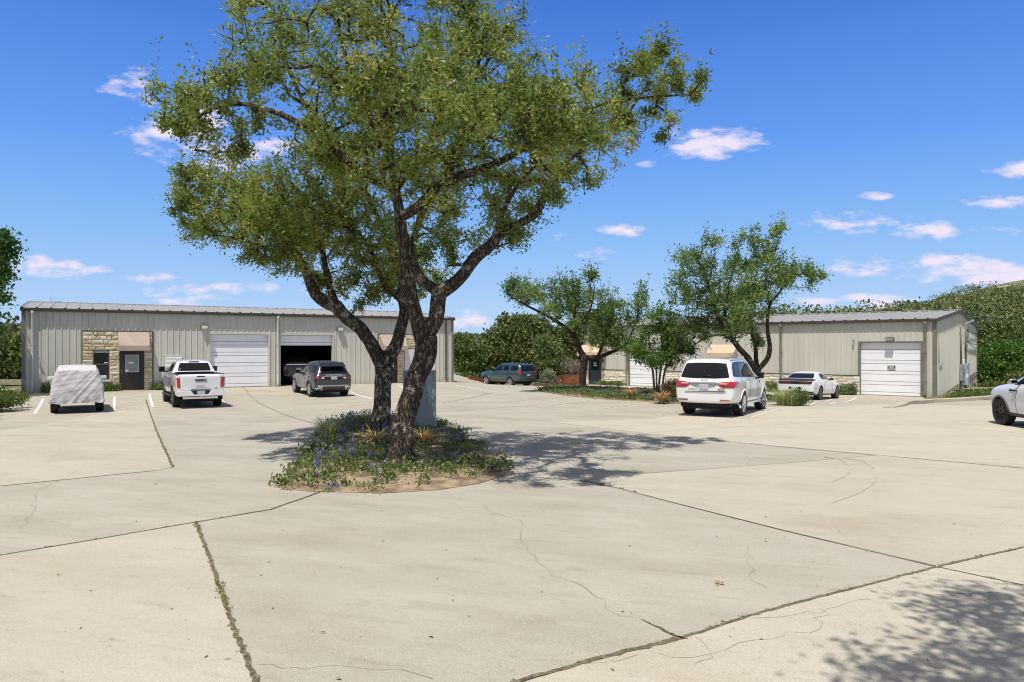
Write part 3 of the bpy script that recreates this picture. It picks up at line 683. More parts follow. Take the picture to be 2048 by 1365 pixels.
        d = MB(); d.box(dx0, dx0+.06, -.05, .04, 0, dz); d.box(dx1-.06, dx1, -.05, .04, 0, dz); d.box(dx0+.06, dx1-.06, -.05, .04, dz-.06, dz); d.box(dx0+.06, dx1-.06, -.012, .035, .02, dz-.06)
        dd = d.build('door', M_DARKDOOR, b); tag(dd, 'dark brown entrance door with a glass pane')
        gxa, gxb = lerp(dx0, dx1, .26), lerp(dx0, dx1, .76)
        g_ = MB(); g_.box(gxa, gxb, -.028, -.013, 1.0, 1.88); pn = g_.build('door_window', M_GLASSP, dd)
        fr = MB(); 
        for a, c, z0, z1 in ((gxa-.02, gxa, .98, 1.90), (gxb, gxb+.02, .98, 1.90), (gxa, gxb, .98, 1.0), (gxa, gxb, 1.88, 1.90)): fr.box(a, c, -.03, -.013, z0, z1)
        fr.build('pane_frame', M_WHITE, dd)
        if k == 0:
            each('notice', [(lerp(gxa, gxb, .2), lerp(gxa, gxb, .62), -.032, -.029, 1.44, 1.53), (gxa+.01, gxa+.12, -.032, -.029, 1.01, 1.12)], M_WHITE, dd)
        for z in (.95, 1.08): kn = MB(); kn.lathe([(.001,-.075),(.022,-.07),(.026,-.05),(.012,-.035),(.012,-.012)], 'y', 12, 0, (dx0+.11 if k == 0 else dx1-.11, 0, z)); kn.build('handle' if z < 1 else 'lock', M_CHROME, dd)
        wf = MB(); fw = .035
        wf.box(wx0, wx0+fw, -.03, .03, wz0, wz1); wf.box(wx1-fw, wx1, -.03, .03, wz0, wz1); wf.box(wx0+fw, wx1-fw, -.03, .03, wz0, wz0+fw); wf.box(wx0+fw, wx1-fw, -.03, .03, wz1-fw, wz1)
        wm = wz0+(wz1-wz0)*.52; wf.box(wx0+fw, wx1-fw, -.02, .02, wm-.02, wm+.02); wo = wf.build('window', M_TAUPE, b)
        g_ = MB(); g_.box(wx0+fw, wx1-fw, 0, .008, wz0+fw, wm-.02); g_.box(wx0+fw, wx1-fw, -.004, .004, wm+.02, wz1-fw); g_.build('pane', M_GLASS if k == 0 else M_GLASSP, wo)
        if k == 0:
            each('blind', [(wx0+fw+.004, wx1-fw-.004, -.012, -.005, wz1-.16, wz1-fw-.004)], M_GREY, wo); each('notice', [(wx1-.24, wx1-.09, -.012, -.005, wm+.05, wm+.10)], M_WHITE, wo)
        else:
            bl = MB(); n = 26
            for i in range(n): z = lerp(wz0+.06, wz1-.06, i/n); bl.box(wx0+fw+.004, wx1-fw-.004, -.03, -.006, z, z+(wz1-wz0)/n*.72)
            bl.build('blind', M_WHITE, wo)
        awning(b, ax0, ax1, 2.12, sz-.02, .62, M_AWN, -.05)
        th = MB(); th.box(dx0-.05, dx1+.10, -.55 if k == 0 else -.3, -.06, -.06, .015); th.build('doorstep', M_KERB, b)
    # louvred vent behind the pickup, lamps, downspouts
    vx0, vx1 = X(331), X(362); vz0, vz1 = f(346, 728)[1], f(346, 712)[1]
    v = MB(); v.box(vx0, vx1, -.06, -.04, vz0-.2, vz1); v.box(vx0-.03, vx1+.03, -.09, -.04, vz1, vz1+.03); v.box(vx0-.03, vx0, -.08, -.04, vz0-.2, vz1); v.box(vx1, vx1+.03, -.08, -.04, vz0-.2, vz1)
    for i in range(8): z = lerp(vz0-.18, vz1-.05, i/8); v.prism([(-.06, z), (-.085, z+.0), (-.06, z+.05)], vx0+.01, vx1-.01, 'x')
    v.build('louvre_vent', M_WHITE, b)
    wall_light(b, X(408), f(408, 655)[1], -.03); wall_light(b, X(679), f(679, 659)[1], -.03)
    downspout(b, X(65), .02, ZE-.13, -.03, M_WALL, .06); downspout(b, X(555), .02, ZE-.13, -.03, M_WALL, .06); downspout(b, X(897)-.25, .05, ZE-.13, -.03, M_TRIM, .05)
    roof_gable(b, 0, L_, -.02, DP+.02, ZE, ZR)
    a = MB(); a.tube([(1.0, DP/2, ZR), (1.0, DP/2, ZR+.55)], .012, 6); a.tube([(.8, DP/2, ZR+.30), (1.2, DP/2, ZR+.30)], .008, 5); a.tube([(.6,DP/2,ZR+.08),(1.5,DP/2,ZR+.10)], .02, 6); a.build('roof_mast', M_GREY, b)
    fd = MB(); fd.box(-.02, L_+.02, -.055, DP, -.6, -.005); fd.build('foundation', M_KERB, b)
    return b, X, f, (hx0, hx1)
BD1, X1F, F1F, BAY = building_one()

# ---- right building
def building_two():
    # local x runs from the left end to the right end along the front, local y goes into the building
    O = B2R + D2*L2; D = -D2
    b = empty('metal_building', (O[0], O[1], Z2), math.atan2(D[1], D[0]))
    tag(b, 'beige metal workshop building on the right with pale stone base and white garage doors', 'building')
    f = lambda px, py=700: ray_face(px, py, O, D, Z2); X = lambda px: f(px)[0]
    DP = 18.0; ZE = 4.33; ZR = ZE+.80; ZS = 1.13; e = -.038
    ax0, ax1 = X(1721), X(1842); cx0, cx1 = X(1258), X(1331); gz = 3.05
    d1 = (X(1178), X(1203)); d2 = (X(1428), X(1468))
    w = MB(); ops = sorted([(ax0, ax1, gz), (cx0, cx1, gz), (d1[0], d1[1], 2.12), (d2[0], d2[1], 2.12)])
    x = 0; segs = []
    for a, c, z in ops: segs.append((x, a)); segs.append((a, c, z)); x = c
    segs.append((x, L2))
    for s in segs:
        if len(s) == 3: ribwall(w, s[0], s[1], s[2], ZE, ph=.05)
        else: ribwall(w, s[0], s[1], ZS if s[1] < L2-.01 else 0, ZE, ph=.05)
    gable = lambda y: ZE + (ZR-ZE)*(1-abs(y-DP/2)/(DP/2))
    ribwall(w, 0, DP, 0, gable, T=lambda v: (v[1], v[0], v[2])); ribwall(w, 0, DP, lambda y: .02 + .0*y, gable, T=lambda v: (L2-v[1], v[0], v[2])); ribwall(w, 0, L2, 0, ZE, T=lambda v: (v[0], DP-v[1], v[2]))
    w.box(.04, L2-.04, .05, DP-.05, .02, .03)
    w.build('wall', M_WALL, b)
    for s in segs:
        st = MB(); mo = MB(); lg = MB()
        if len(s) == 2 and s[1] < L2-.01:
            stonework(st, s[0]+.02, s[1]-.02, 0, ZS-.03, -.06, rh=.15, bw=.5, seed=int(s[0]*10)+3); mo.box(s[0], s[1], -.058, .04, -.3, ZS-.02); lg.box(s[0], s[1], -.10, .0, ZS-.025, ZS+.015)
            sb = st.build('stone_base', M_STONE2, b); mo.build('mortar', M_MORTAR, sb); lg.build('ledge_trim', M_TRIM, b)
    each('corner_trim', [[(L2-.14, L2+.06, e-.01, .02, 0, ZE-.15), (L2+.045, L2+.06, .02, .14, 0, ZE-.15)], (-.06, .12, e-.01, .02, 0, ZE-.15), (L2+.0, L2+.06, DP-.1, DP+.05, 0, ZE-.15)], M_TAUPE, b)
    for a, c in ((ax0, ax1), (cx0, cx1)):
        each('door_trim', [[(a-.12, a, e-.03, .2, 0, gz+.06), (c, c+.08, e-.03, .2, 0, gz+.06), (a, c, e-.03, .2, gz, gz+.06)]], M_TAUPE, b)
    g = sectional_door(b, ax0+.004, ax1-.004, .01, gz-.004, .12); sectional_door(b, cx0+.004, cx1-.004, .01, gz-.004, .12)
    # NO PARKING plate on the near garage door
    px, pz = X(1782), f(1782, 736.5)[1]
    p = MB(); p.box(px-.20, px+.20, .10, .112, pz-.13, pz+.13); sg = p.build('door_sign', M_BLK, g)
    text_mesh('NO', .15, 'sign_letters', M_WHITE, sg, (px, .098, pz+.05), (R(90),0,0), .002, 1.2, .004)
    q = MB(); q.box(px-.18, px+.18, .094, .0985, pz-.105, pz-.025); q.build('sign_band', M_WHITE, sg)
    text_mesh('PARKING', .08, 'sign_letters', M_BLK, sg, (px, .092, pz-.066), (R(90),0,0), .001, 1.0, .002)
    for (a, c), m_, aw in ((d1, M_BLUEDOOR, (X(1165), X(1214))), (d2, M_DARKDOOR, (X(1422), X(1476)))):
        d = MB(); d.box(a, a+.06, -.03, .05, 0, 2.12); d.box(c-.06, c, -.03, .05, 0, 2.12); d.box(a+.06, c-.06, -.03, .05, 2.06, 2.12); d.box(a+.06, c-.06, 0, .045, .01, 2.06)
        dd = d.build('door', m_, b)
        q = MB(); q.box(a+.2, c-.2, -.012, -.002, 1.05, 1.85); q.build('door_window', M_GLASS, dd)
        if m_ is M_BLUEDOOR:
            n = MB()
            for z, w_ in ((1.58, .30), (1.50, .22), (1.38, .34)): n.box((a+c)/2-w_/2, (a+c)/2+w_/2, -.018, -.013, z, z+.045)
            n.build('notice', M_WHITE, dd)
        k = MB(); k.lathe([(.001,-.07),(.026,-.06),(.012,-.03),(.012,.0)], 'y', 10, 0, (a+.14, 0, 1.0)); k.build('handle', M_CHROME, dd)
        awning(b, aw[0], aw[1], 2.12, 2.95, .7, M_AWN2, -.05)
    L_ = wall_light(b, X(1781), f(1781, 679)[1], -.04, lens=False, w=.42); L_.data.materials[0] = M_TRIM
    sp = MB(); sx, sz = X(1708), f(1708, 683)[1]; sp.tube([(sx, -.03, sz-.16), (sx, -.10, sz-.02), (sx, -.16, sz+.05)], .022, 8); sp.lathe([(.001,-.26),(.05,-.24),(.055,-.14),(.02,-.12)], 'y', 12, 0, (sx, 0, sz+.08)); sp.build('security_camera', M_GREY, b)
    sw = MB(); sx, sz = X(1206), f(1206, 722)[1]; sw.box(sx-.06, sx+.06, -.14, -.03, sz-.13, sz+.13); sw.build('porch_lamp', M_TRIM, b)
    downspout(b, X(1562.5), .05, ZE-.13, -.02, M_TAUPE, .07); downspout(b, X(1851), .05, ZE-.13, -.02, M_TAUPE, .075)
    downspout(b, X(1254.5), .05, ZE-.13, -.02, M_TAUPE, .06)
    roof_gable(b, 0, L2, -.02, DP+.02, ZE, ZR)
    fd = MB(); fd.box(-.02, L2+.03, -.05, DP+.02, -2.5, -.003); fd.build('foundation', M_KERB, b)
    # gable end facing the right: service cabinets, conduits, cables
    gx = L2+.045
    def gy(px): # distance into the building on the gable end
        O2 = np.array(B2R); Dn = -N2; u = (px-CX)/F; A = np.array([[Dn[0], -u], [Dn[1], -1.0]]); s_, Y = np.linalg.solve(A, -O2); return s_, Y
    def gz_(px, py): s_, Y = gy(px); return HC + (CY-py)/F*Y - Z2
    c = MB(); y0 = gy(1919)[0]
    c.box(gx, gx+.18, y0-.30, y0+.22, gz_(1918,762), gz_(1918,729)); c.build('meter_cabinet', M_GREY, b, bevel=.01)
    c = MB(); y1 = gy(1928)[0]; c.box(gx, gx+.22, y1-.25, y1+.45, gz_(1928,770), gz_(1928,727)); c.build('electric_panel', mat('blue_grey_metal', (.36,.44,.46), .5), b, bevel=.01)
    c = MB(); ym = gy(1924)[0]; c.box(gx+.2, gx+.32, ym-.12, ym+.12, gz_(1924,755), gz_(1924,748)); c.build('meter', M_WHITE, b); c = MB(); c.box(gx, gx+.12, ym-.2, ym+.15, gz_(1924,728), gz_(1924,719)); c.build('meter', M_WHITE, b, bevel=.01)
    c = MB()
    for yy, r_, zt, zb in ((y0-.12, .05, gz_(1918,655), gz_(1918,729)), (y1+.05, .045, gz_(1927,650), gz_(1927,727)), (y0-.05, .05, gz_(1918,762), -.2), (y0+.2, .04, gz_(1918,762), -.3), (y1+.05, .05, gz_(1928,770), -.3), (y1+.7, .02, gz_(1932,740), 0.2)):
        c = MB(); c.tube([(gx+.06, yy, zt), (gx+.06, yy, zb)], r_, 8); c.build('conduit', M_TAUPE, b)
    c = MB(); yp = gy(1926)[0]
    c.tube([(gx+.05, yp-.5, gz_(1923,650)), (gx+.25, yp-.2, gz_(1924,646)), (gx+.55, yp+.1, gz_(1926,642))], [.03,.05,.09], 8)
    c.build('yard_lamp', M_GREY, b)
    c = MB(); ye = DP-.2; zt = gz_(1930, 662)
    for k, (a_, b_) in enumerate(((gz_(1928,659), gz_(1945,668)), (gz_(1928,681), gz_(1948,690)), (gz_(1928,681), gz_(1948,697)))): c.tube([(gx+.06, y1, a_), (gx+.04, (y1+ye)/2, (a_+b_)/2-.08), (gx+.03, ye-.3, b_)], .018, 5)
    c.tube([(gx+.05, y1+1.1+.35*math.cos(t*.6), gz_(1932,668)+.3*math.sin(t*.6)) for t in range(12)], .02, 5)
    c.build('cable', M_BLK, b)
    c = MB(); yq0, yq1 = gy(1876)[0], gy(1883)[0]
    for zz in (0,): c.tube([(gx+.01, yq0, 3.6), (gx+.01, yq0, 1.9), (gx+.01, yq1, 1.9), (gx+.01, yq1, 3.6)], .018, 5)
    c.build('patched_outline', mat('mastic', (.42,.42,.28), .8), b)
    # lattice skirt at foot of gable
    c = MB(); 
    for i in range(14): y = 2.5+i*1.05; h = lerp(.1, .95, i/13); c.box(gx-.01, gx+.03, y, y+.06, -.6, h)
    c.add([(gx+.0,1.5,.02),(gx+.035,1.5,.02),(gx+.035,DP,1.0),(gx,DP,1.0),(gx,1.5,-.05),(gx+.035,1.5,-.05),(gx+.035,DP,.93),(gx,DP,.93)], [(0,1,2,3),(4,5,6,7),(1,5,6,2),(0,3,7,4)]); c.build('skirt_rail', M_TAUPE, b)
    a = MB(); a.tube([(L2-.1, DP/2, ZR), (L2-.1, DP/2, ZR+.35)], .03, 6); a.build('roof_mast', M_GREY, b)
    return b, X, f
BD2, X2F, F2F = building_two()

# kerb to the right of the right-hand building
def kerb():
    pts = [gp(1783, 817), gp(1812, 813), gp(1835, 808.5), (21.0,35.6), (23.2,36.6), (26.0,38.3), (30,41), (45,50)]
    P = [Vector(p) for p in pts]; Q = []
    for a, b in zip(P[:-1], P[1:]):
        for i in range(6): Q.append(a.lerp(b, i/6))
    Q.append(P[-1]); mb = MB(); V = []
    for i, q in enumerate(Q):
        t = (Q[min(i+1, len(Q)-1)]-Q[max(i-1, 0)]).normalized(); n = Vector((-t.y, t.x)); h = .03+.15*min(1, i/10)
        for s, z in ((-.0, -.05), (.0, h-.02), (.03, h), (.30, h), (.32, -.05)): p = q+n*s; V.append((p.x, p.y, g1(p.x, p.y)+z))
    k = 5; mb.add(V, [(i*k+j, (i+1)*k+j, (i+1)*k+j+1, i*k+j+1) for i in range(len(Q)-1) for j in range(k-1)] + [(0,1,2,3,4)]); o = mb.build('kerb', M_KERB); tag(o, kind='structure')
kerb()
k2 = MB(); a = Vector((-16.9,23.5)); b_ = Vector((-25.6,35.8))
for i in range(12):
    p = a.lerp(b_, i/12); q = a.lerp(b_, (i+1)/12); n = Vector(((b_-a).y, -(b_-a).x)).normalized()*-.12
    z0, z1 = g1(p.x, p.y), g1(q.x, q.y)
    k2.add([(p.x,p.y,z0-.1),(q.x,q.y,z1-.1),(q.x,q.y,z1+.03),(p.x,p.y,z0+.03),(p.x-.12,p.y-.08,z0+.03),(q.x-.12,q.y-.08,z1+.03)], [(0,1,2,3),(3,2,5,4)])
tag(k2.build('kerb', M_KERB), kind='structure')
# low limestone wall and rail left of the left building
lw = MB(); r_ = random.Random(3)
for row in range(2):
    x = -34.0
    while x < -25.6:
        w = r_.uniform(.3, .7); h = r_.uniform(.2, .3); lw.box(x, x+w-.02, 36.2+r_.uniform(0,.1), 36.7, Z1-.35+row*.27, Z1-.35+row*.27+h, 0); x += w
tag(lw.build('garden_wall', M_STONE, bevel=.03), 'low rough limestone wall at the left end of the left building', 'wall')
rl = MB(); rl.box(-36, -25.7, 39.0, 39.12, Z1+.25, Z1+.55)
for x in (-35.5, -33, -30.5, -28, -26): rl.box(x, x+.12, 39.0, 39.12, Z1-.6, Z1+.25)
tag(rl.build('rail_fence', mat('weathered_wood', (.40,.36,.27), .85, var=.3)), 'weathered horizontal rail fence left of the left building', 'fence')
# rusted steel planters beside the blue SUV
def planter(pts, h, label):
    mb = MB(); th = .08
    for a, b in zip(pts[:-1], pts[1:]):
        a, b = Vector(a), Vector(b); n = Vector((-(b-a).y, (b-a).x)).normalized()*th; za, zb = g1(*a)-.2, g1(*b)-.2
        mb.add([(a.x,a.y,za),(b.x,b.y,zb),(b.x,b.y,zb+h+.2),(a.x,a.y,za+h+.2),(a.x+n.x,a.y+n.y,za),(b.x+n.x,b.y+n.y,zb),(b.x+n.x,b.y+n.y,zb+h+.2),(a.x+n.x,a.y+n.y,za+h+.2)],
               [(0,1,2,3),(5,4,7,6),(3,2,6,7),(0,3,7,4),(1,5,6,2)])
    return tag(mb.build('planter_wall', M_RUST), label, 'planter')
planter([(2.6,59.6),(4.4,61.2),(8.5,60.0)], .8, 'tall rusted steel planter wall behind the small tree near the blue SUV')
planter([(2.2,56.3),(6.0,58.0)], .3, 'low rusted steel edging in front of the tall planter wall')
planter([(-3.6,59.5),(-1.0,61.5)], .3, 'rusted steel edging in front of the blue SUV bonnet')
# ------------------------------------------------------------------ vehicles
def interp(tab, x):
    xs = [a for a, b in tab]; ys = [b for a, b in tab]; return float(np.interp(x, xs, ys))
def paint(name, col, metal=0.0, rough=.3):
    m_ = mat(name, col, rough, metal=metal, coat=1.0, spec=.5, var=.06, vscale=1.5); return m_
def body_loft(sp):
    """closed body skin lofted through cross-sections along y, smoothed by subdivision"""
    ys = sp['stations']; rings = []
    for y in ys:
        w = interp(sp['w'], y); zb = interp(sp['zb'], y); be = interp(sp['belt'], y); tp = max(interp(sp['top'], y), be+.012)
        rw = interp(sp['rw'], y); h = tp-be; k = min(1, h/.45); wt = w*.93
        p6w = lerp(wt*.92, rw, k); p6z = be + h*lerp(.62, .86, k)
        mid = lerp(zb, be, .52)
        rings.append([(0, zb), (w*.80, zb), (w*.965, zb+.05), (w*1.0, mid-.06), (w*1.0, mid+.16*(be-zb)), (w*.985, be-.07), (wt, be), (lerp(wt*.97, lerp(wt, rw, .5), k), lerp(be+h*.25, be+h*.45, k)), (p6w, p6z), (p6w*.88, be+h*.965), (p6w*.45, tp), (0, tp+.006*k)])
    n = len(rings[0]); V = []; Fc = []
    for y, r_ in zip(ys, rings):
        full = r_ + [(-x, z) for x, z in r_[-2:0:-1]]
        V += [(x, y, z) for x, z in full]
    m_ = 2*n-2
    for i in range(len(ys)-1):
        for j in range(m_): Fc.append((i*m_+j, i*m_+(j+1) % m_, (i+1)*m_+(j+1) % m_, (i+1)*m_+j))
    for end, sgn in ((0, -1), (len(ys)-1, 1)):
        base = [V[end*m_+j] for j in range(m_)]; cz = sum(v[2] for v in base)/m_; prev = [end*m_+j for j in range(m_)]
        for sc, dy in ((.86, .022), (.5, .03)):
            b = len(V); V += [(v[0]*sc, v[1]+sgn*dy, cz+(v[2]-cz)*sc) for v in base]
            for j in range(m_): q = (prev[j], prev[(j+1) % m_], b+(j+1) % m_, b+j); Fc.append(q if sgn > 0 else q[::-1])
            prev = [b+j for j in range(m_)]
        b = len(V); V.append((0, base[0][1]+sgn*.032, cz))
        for j in range(m_): Fc.append((prev[j], prev[(j+1) % m_], b))
    me = bpy.data.meshes.new('body'); me.from_pydata(V, [], Fc); bm = bmesh.new(); bm.from_mesh(me); bmesh.ops.recalc_face_normals(bm, faces=bm.faces); bm.to_mesh(me); bm.free()
    me.polygons.foreach_set('use_smooth', [True]*len(me.polygons)); return me
def cutter(mb, mats_):
    o = mb.build('cutter', mats_); return o
def patch(bvh, pts, view, off, m_, name, parent, cell=.06, thick=.03, both=False):
    """a panel with the given outline lying on the body; pts are (x,z) for rear/front, (y,z) for sides, (x,y) for top"""
    bm = bmesh.new(); bm.faces.new([bm.verts.new((p[0], p[1], 0)) for p in pts])
    xs = [p[0] for p in pts]; zs = [p[1] for p in pts]
    for ax, lo, hi in ((0, min(xs), max(xs)), (1, min(zs), max(zs))):
        c = cell if hi-lo > .25 else max(.02, (hi-lo)/4); q = lo+c
        while q < hi-.003:
            co = [0,0,0]; no = [0,0,0]; co[ax] = q; no[ax] = 1
            bmesh.ops.bisect_plane(bm, geom=bm.verts[:]+bm.edges[:]+bm.faces[:], plane_co=co, plane_no=no); q += c
    d = {'rear': Vector((0,1,0)), 'front': Vector((0,-1,0)), 'left': Vector((1,0,0)), 'right': Vector((-1,0,0)), 'top': Vector((0,0,-1))}[view]
    be = [e for e in bm.edges if e.is_boundary]; r_ = bmesh.ops.extrude_edge_only(bm, edges=be); low = set(v for v in r_['geom'] if isinstance(v, bmesh.types.BMVert))
    for v in bm.verts:
        a, b = v.co.x, v.co.y
        o = {'rear': Vector((a,-9,b)), 'front': Vector((a,9,b)), 'left': Vector((-9,a,b)), 'right': Vector((9,a,b)), 'top': Vector((a,b,9))}[view]
        loc, nor, i, dist = bvh.ray_cast(o, d)
        if loc is None:
            s = Vector(o); s = s + d*8.0; loc, nor, i, dist = bvh.find_nearest(s)
        if nor.dot(d) > 0: nor = -nor
        v.co = loc + (nor*off if v not in low else -nor*thick)
    bmesh.ops.recalc_face_normals(bm, faces=bm.faces)
    me = bpy.data.meshes.new(name); bm.to_mesh(me); bm.free(); me.polygons.foreach_set('use_smooth', [True]*len(me.polygons))
    me.update()
    return link_mesh(name, me, m_, parent)
def rrect(x0, x1, z0, z1, r=.04, n=3):
    P = []
    for cx, cz, a0 in ((x1-r, z1-r, 0), (x0+r, z1-r, 90), (x0+r, z0+r, 180), (x1-r, z0+r, 270)):
        for i in range(n+1): a = R(a0+90*i/n); P.append((cx+r*math.cos(a), cz+r*math.sin(a)))
    return P
def rnd_poly(P, r=.03, n=3):
    """round the corners of a polygon"""
    out = []; k = len(P)
    for i in range(k):
        a, b, c = Vector(P[i-1]), Vector(P[i]), Vector(P[(i+1) % k]); u = (a-b); v = (c-b); q = min(r, u.length*.45, v.length*.45)
        p0 = b+u.normalized()*q; p1 = b+v.normalized()*q
        for j in range(n+1): t = j/n; p = p0.lerp(b, t).lerp(b.lerp(p1, t), t); out.append((p.x, p.y))
    return out
def wheel(parent, x, y, rad, w, side, rimm, spokes=5, twin=True, rimr=.68, dark=False):
    """tyre with its rim as a sub-part; side +1 is the right side"""
    t = MB(); R_ = rad; rr = rad*rimr; s = side
    t.lathe([(rr, -w*.42), (rr+.02, -w*.5), (R_*.93, -w*.5), (R_, -w*.40), (R_, -w*.12), (R_-.008, -w*.10), (R_, -w*.08), (R_, w*.08), (R_-.008, w*.10), (R_, w*.12), (R_, w*.40), (R_*.93, w*.5), (rr+.02, w*.5), (rr, w*.42), (rr-.01, w*.2), (rr-.01, -w*.2), (rr, -w*.42)], 'x', 40)
    o = t.build('wheel', M_BLACK, parent); o.location = (x - s*w*.5, y, rad)
    q = MB(); f = s*w*.5
    q.lathe([(rr+.004, f*.96), (rr-.012, f*1.0), (rr-.03, f*.92), (rr-.035, f*.1)], 'x', 40)
    q.lathe([(rr-.035, f*.12), (.001, f*.12)], 'x', 30, 1)
    for k in range(spokes):
        a0 = 2*math.pi*k/spokes + .3
        for da in ((-.13, .13) if twin else (0,)):
            a = a0+da*1.5; c, sn = math.cos(a), math.sin(a); pr = (-sn, c); h0, h1 = .030, .020
            a2 = a0+da*.5; c2, s2 = math.cos(a2), math.sin(a2)
            P = []
            for (rd, hw, fx, cc, ssn) in ((.04, h0, .78, c2, s2), (rr-.02, h1, .93, c, sn)):
                for sg in (-1, 1): P.append((f*fx, cc*rd - ssn*sg*hw, ssn*rd + cc*sg*hw))
                for sg in (-1, 1): P.append((f*(fx-.22), cc*rd - ssn*sg*hw, ssn*rd + cc*sg*hw))
            q.add(P, [(0,1,5,4),(2,6,7,3),(0,4,6,2),(1,3,7,5),(0,2,3,1),(4,5,7,6)], 0)
    q.lathe([(.001, f*.90), (.05, f*.88), (.065, f*.80), (.065, f*.5)], 'x', 20)
    r_ = q.build('rim', [rimm, M_DARK], o); return o
def mirror(parent, x, y, z, s, m_, sz=(.22,.13,.17)):
    q = MB(); a, b, c = sz
    q.box(x, x+s*a, y-b/2, y+b/2, z-c/2, z+c/2); o = q.build('mirror', m_, parent, bevel=.035)
    for p in o.data.polygons: p.use_smooth = True
    g = MB(); g.box(x+s*.02, x+s*(a-.02), y-b/2-.004, y-b/2+.002, z-c/2+.025, z+c/2-.025); g.build('mirror_glass', M_GLASS, o)
    st = MB(); st.box(x-s*.12, x+s*.03, y-.03, y+.02, z-c/2-.02, z-c/2+.05); st.build('mirror_arm', M_BLK, o); return o
def make_vehicle(name, label, cat, sp, pm, at, head, extras, rimm=None, spokes=5, tw=.27, wheels='rim', arch=.055, bedcut=None, twin=True, steer=0.0):
    """at = ground point of the rear axle's centre, head = heading in degrees from straight ahead, clockwise"""
    gx, gy = at; a = R(head); f = Vector((math.sin(a), math.cos(a))); WB = sp['wb']
    zr, zf = g1(gx, gy), g1(gx+f.x*WB, gy+f.y*WB)
    root = empty(name, (gx, gy, zr), -a); root.rotation_euler = (math.atan2(zf-zr, WB), 0, -a); tag(root, label, cat)
    me = body_loft(sp); o = link_mesh('body', me, [pm, M_BLK], root)
    apply_mods(o, [('SUBSURF', dict(levels=2, render_levels=2))])
    bm = bmesh.new(); bm.from_mesh(o.data); bvh = BVHTree.FromBMesh(bm); bm.free()
    rad, hw = sp['r'], sp['hw']; cuts = MB()
    for y in (0, WB):
        for s in (-1, 1): cuts.tube([(s*(hw-.36), y, rad-.01), (s*(hw+.3), y, rad-.01)], rad+arch, 40, 1)
    if bedcut: cuts.box(*bedcut, 1)
    co = cuts.build('cutter', [pm, M_BLK], root)
    apply_mods(o, [('BOOLEAN', dict(operation='DIFFERENCE', object=co, solver='EXACT'))]); bpy.data.objects.remove(co)
    o.data.polygons.foreach_set('use_smooth', [True]*len(o.data.polygons))
    o.modifiers.new('edges', 'EDGE_SPLIT').split_angle = R(38); apply_mods(o, [])
    ub = MB(); ub.box(-hw+.38, hw-.38, -.85, WB+.7, .26, .5); ub.box(-hw+.2, hw-.2, -.06, .06, rad-.06, rad+.06); ub.build('underbody', M_DARK, root)
    for y in (0, WB):
        for s in (-1, 1):
            w_ = wheel(root, s*(hw-.015), y, rad, tw, s, rimm or M_SILV, spokes, twin)
            if steer and y: w_.rotation_euler = (0,0,steer)
    extras(root, bvh, pm, sp); return root
def lights_line(root, bvh, pts, view, m_=None, name='tail_light'): return patch(bvh, pts, view, .012, m_ or M_RED, name, root)
def mirror_pts(P): return [(-x, z) for x, z in P][::-1]
def plate(root, bvh, x, z, w=.30, h=.15, m_=None):
    loc, nor, i, d = bvh.ray_cast(Vector((x, -9, z)), Vector((0, 1, 0))); y = loc.y
    q = MB(); q.box(x-w/2, x+w/2, y-.03, y+.01, z-h/2, z+h/2); o = q.build('number_plate', M_PLATE, root, bevel=.004)
    return o
def seams(root, bvh, side, lines, m_=None):
    for P in lines:
        a = []
        for (p, q) in zip(P[:-1], P[1:]):
            t = (Vector(q)-Vector(p)); n = Vector((-t.y, t.x)).normalized()*.006
            patch(bvh, [(p[0]-n.x, p[1]-n.y), (q[0]-n.x, q[1]-n.y), (q[0]+n.x, q[1]+n.y), (p[0]+n.x, p[1]+n.y)], side, .004, m_ or M_BLK, 'door_seam', root, cell=.08, thick=.01)
def handles(root, bvh, side, pts, m_):
    s = 1 if side == 'right' else -1
    for (y, z) in pts:
        loc, nor, i, d = bvh.ray_cast(Vector((s*9, y, z)), Vector((-s, 0, 0)))
        q = MB(); q.box(loc.x-s*.01, loc.x+s*.035, y-.09, y+.09, z-.016, z+.016); q.build('door_handle', m_, root, bevel=.01)
def arch_trim(root, bvh, sp, side, m_, width=.06, a0=-12, a1=192):
    s = 1 if side == 'right' else -1
    for y in (0, sp['wb']):
        q = MB(); n = 24; r0 = sp['r']+.05; V = []
        for i in range(n+1):
            a = R(lerp(a0, a1, i/n)); 
            for rr in (r0, r0+width):
                yy, zz = y+rr*math.cos(a), sp['r']-.01+rr*math.sin(a)
                loc, nor, k, d = bvh.ray_cast(Vector((s*9, yy, max(zz, .28))), Vector((-s, 0, 0)))
                xx = loc.x if loc else s*sp['hw']*.97
                V.append((xx+s*.022, yy, zz)); V.append((xx-s*.03, yy, zz))
        F_ = []
        for i in range(n):
            b = i*4; c = b+4
            F_ += [(b, c, c+2, b+2), (b+1, b, c, c+1), (b+2, b+3, c+3, c+2)]
        q.add(V, F_, 0, True); q.build('wheel_arch', m_, root)

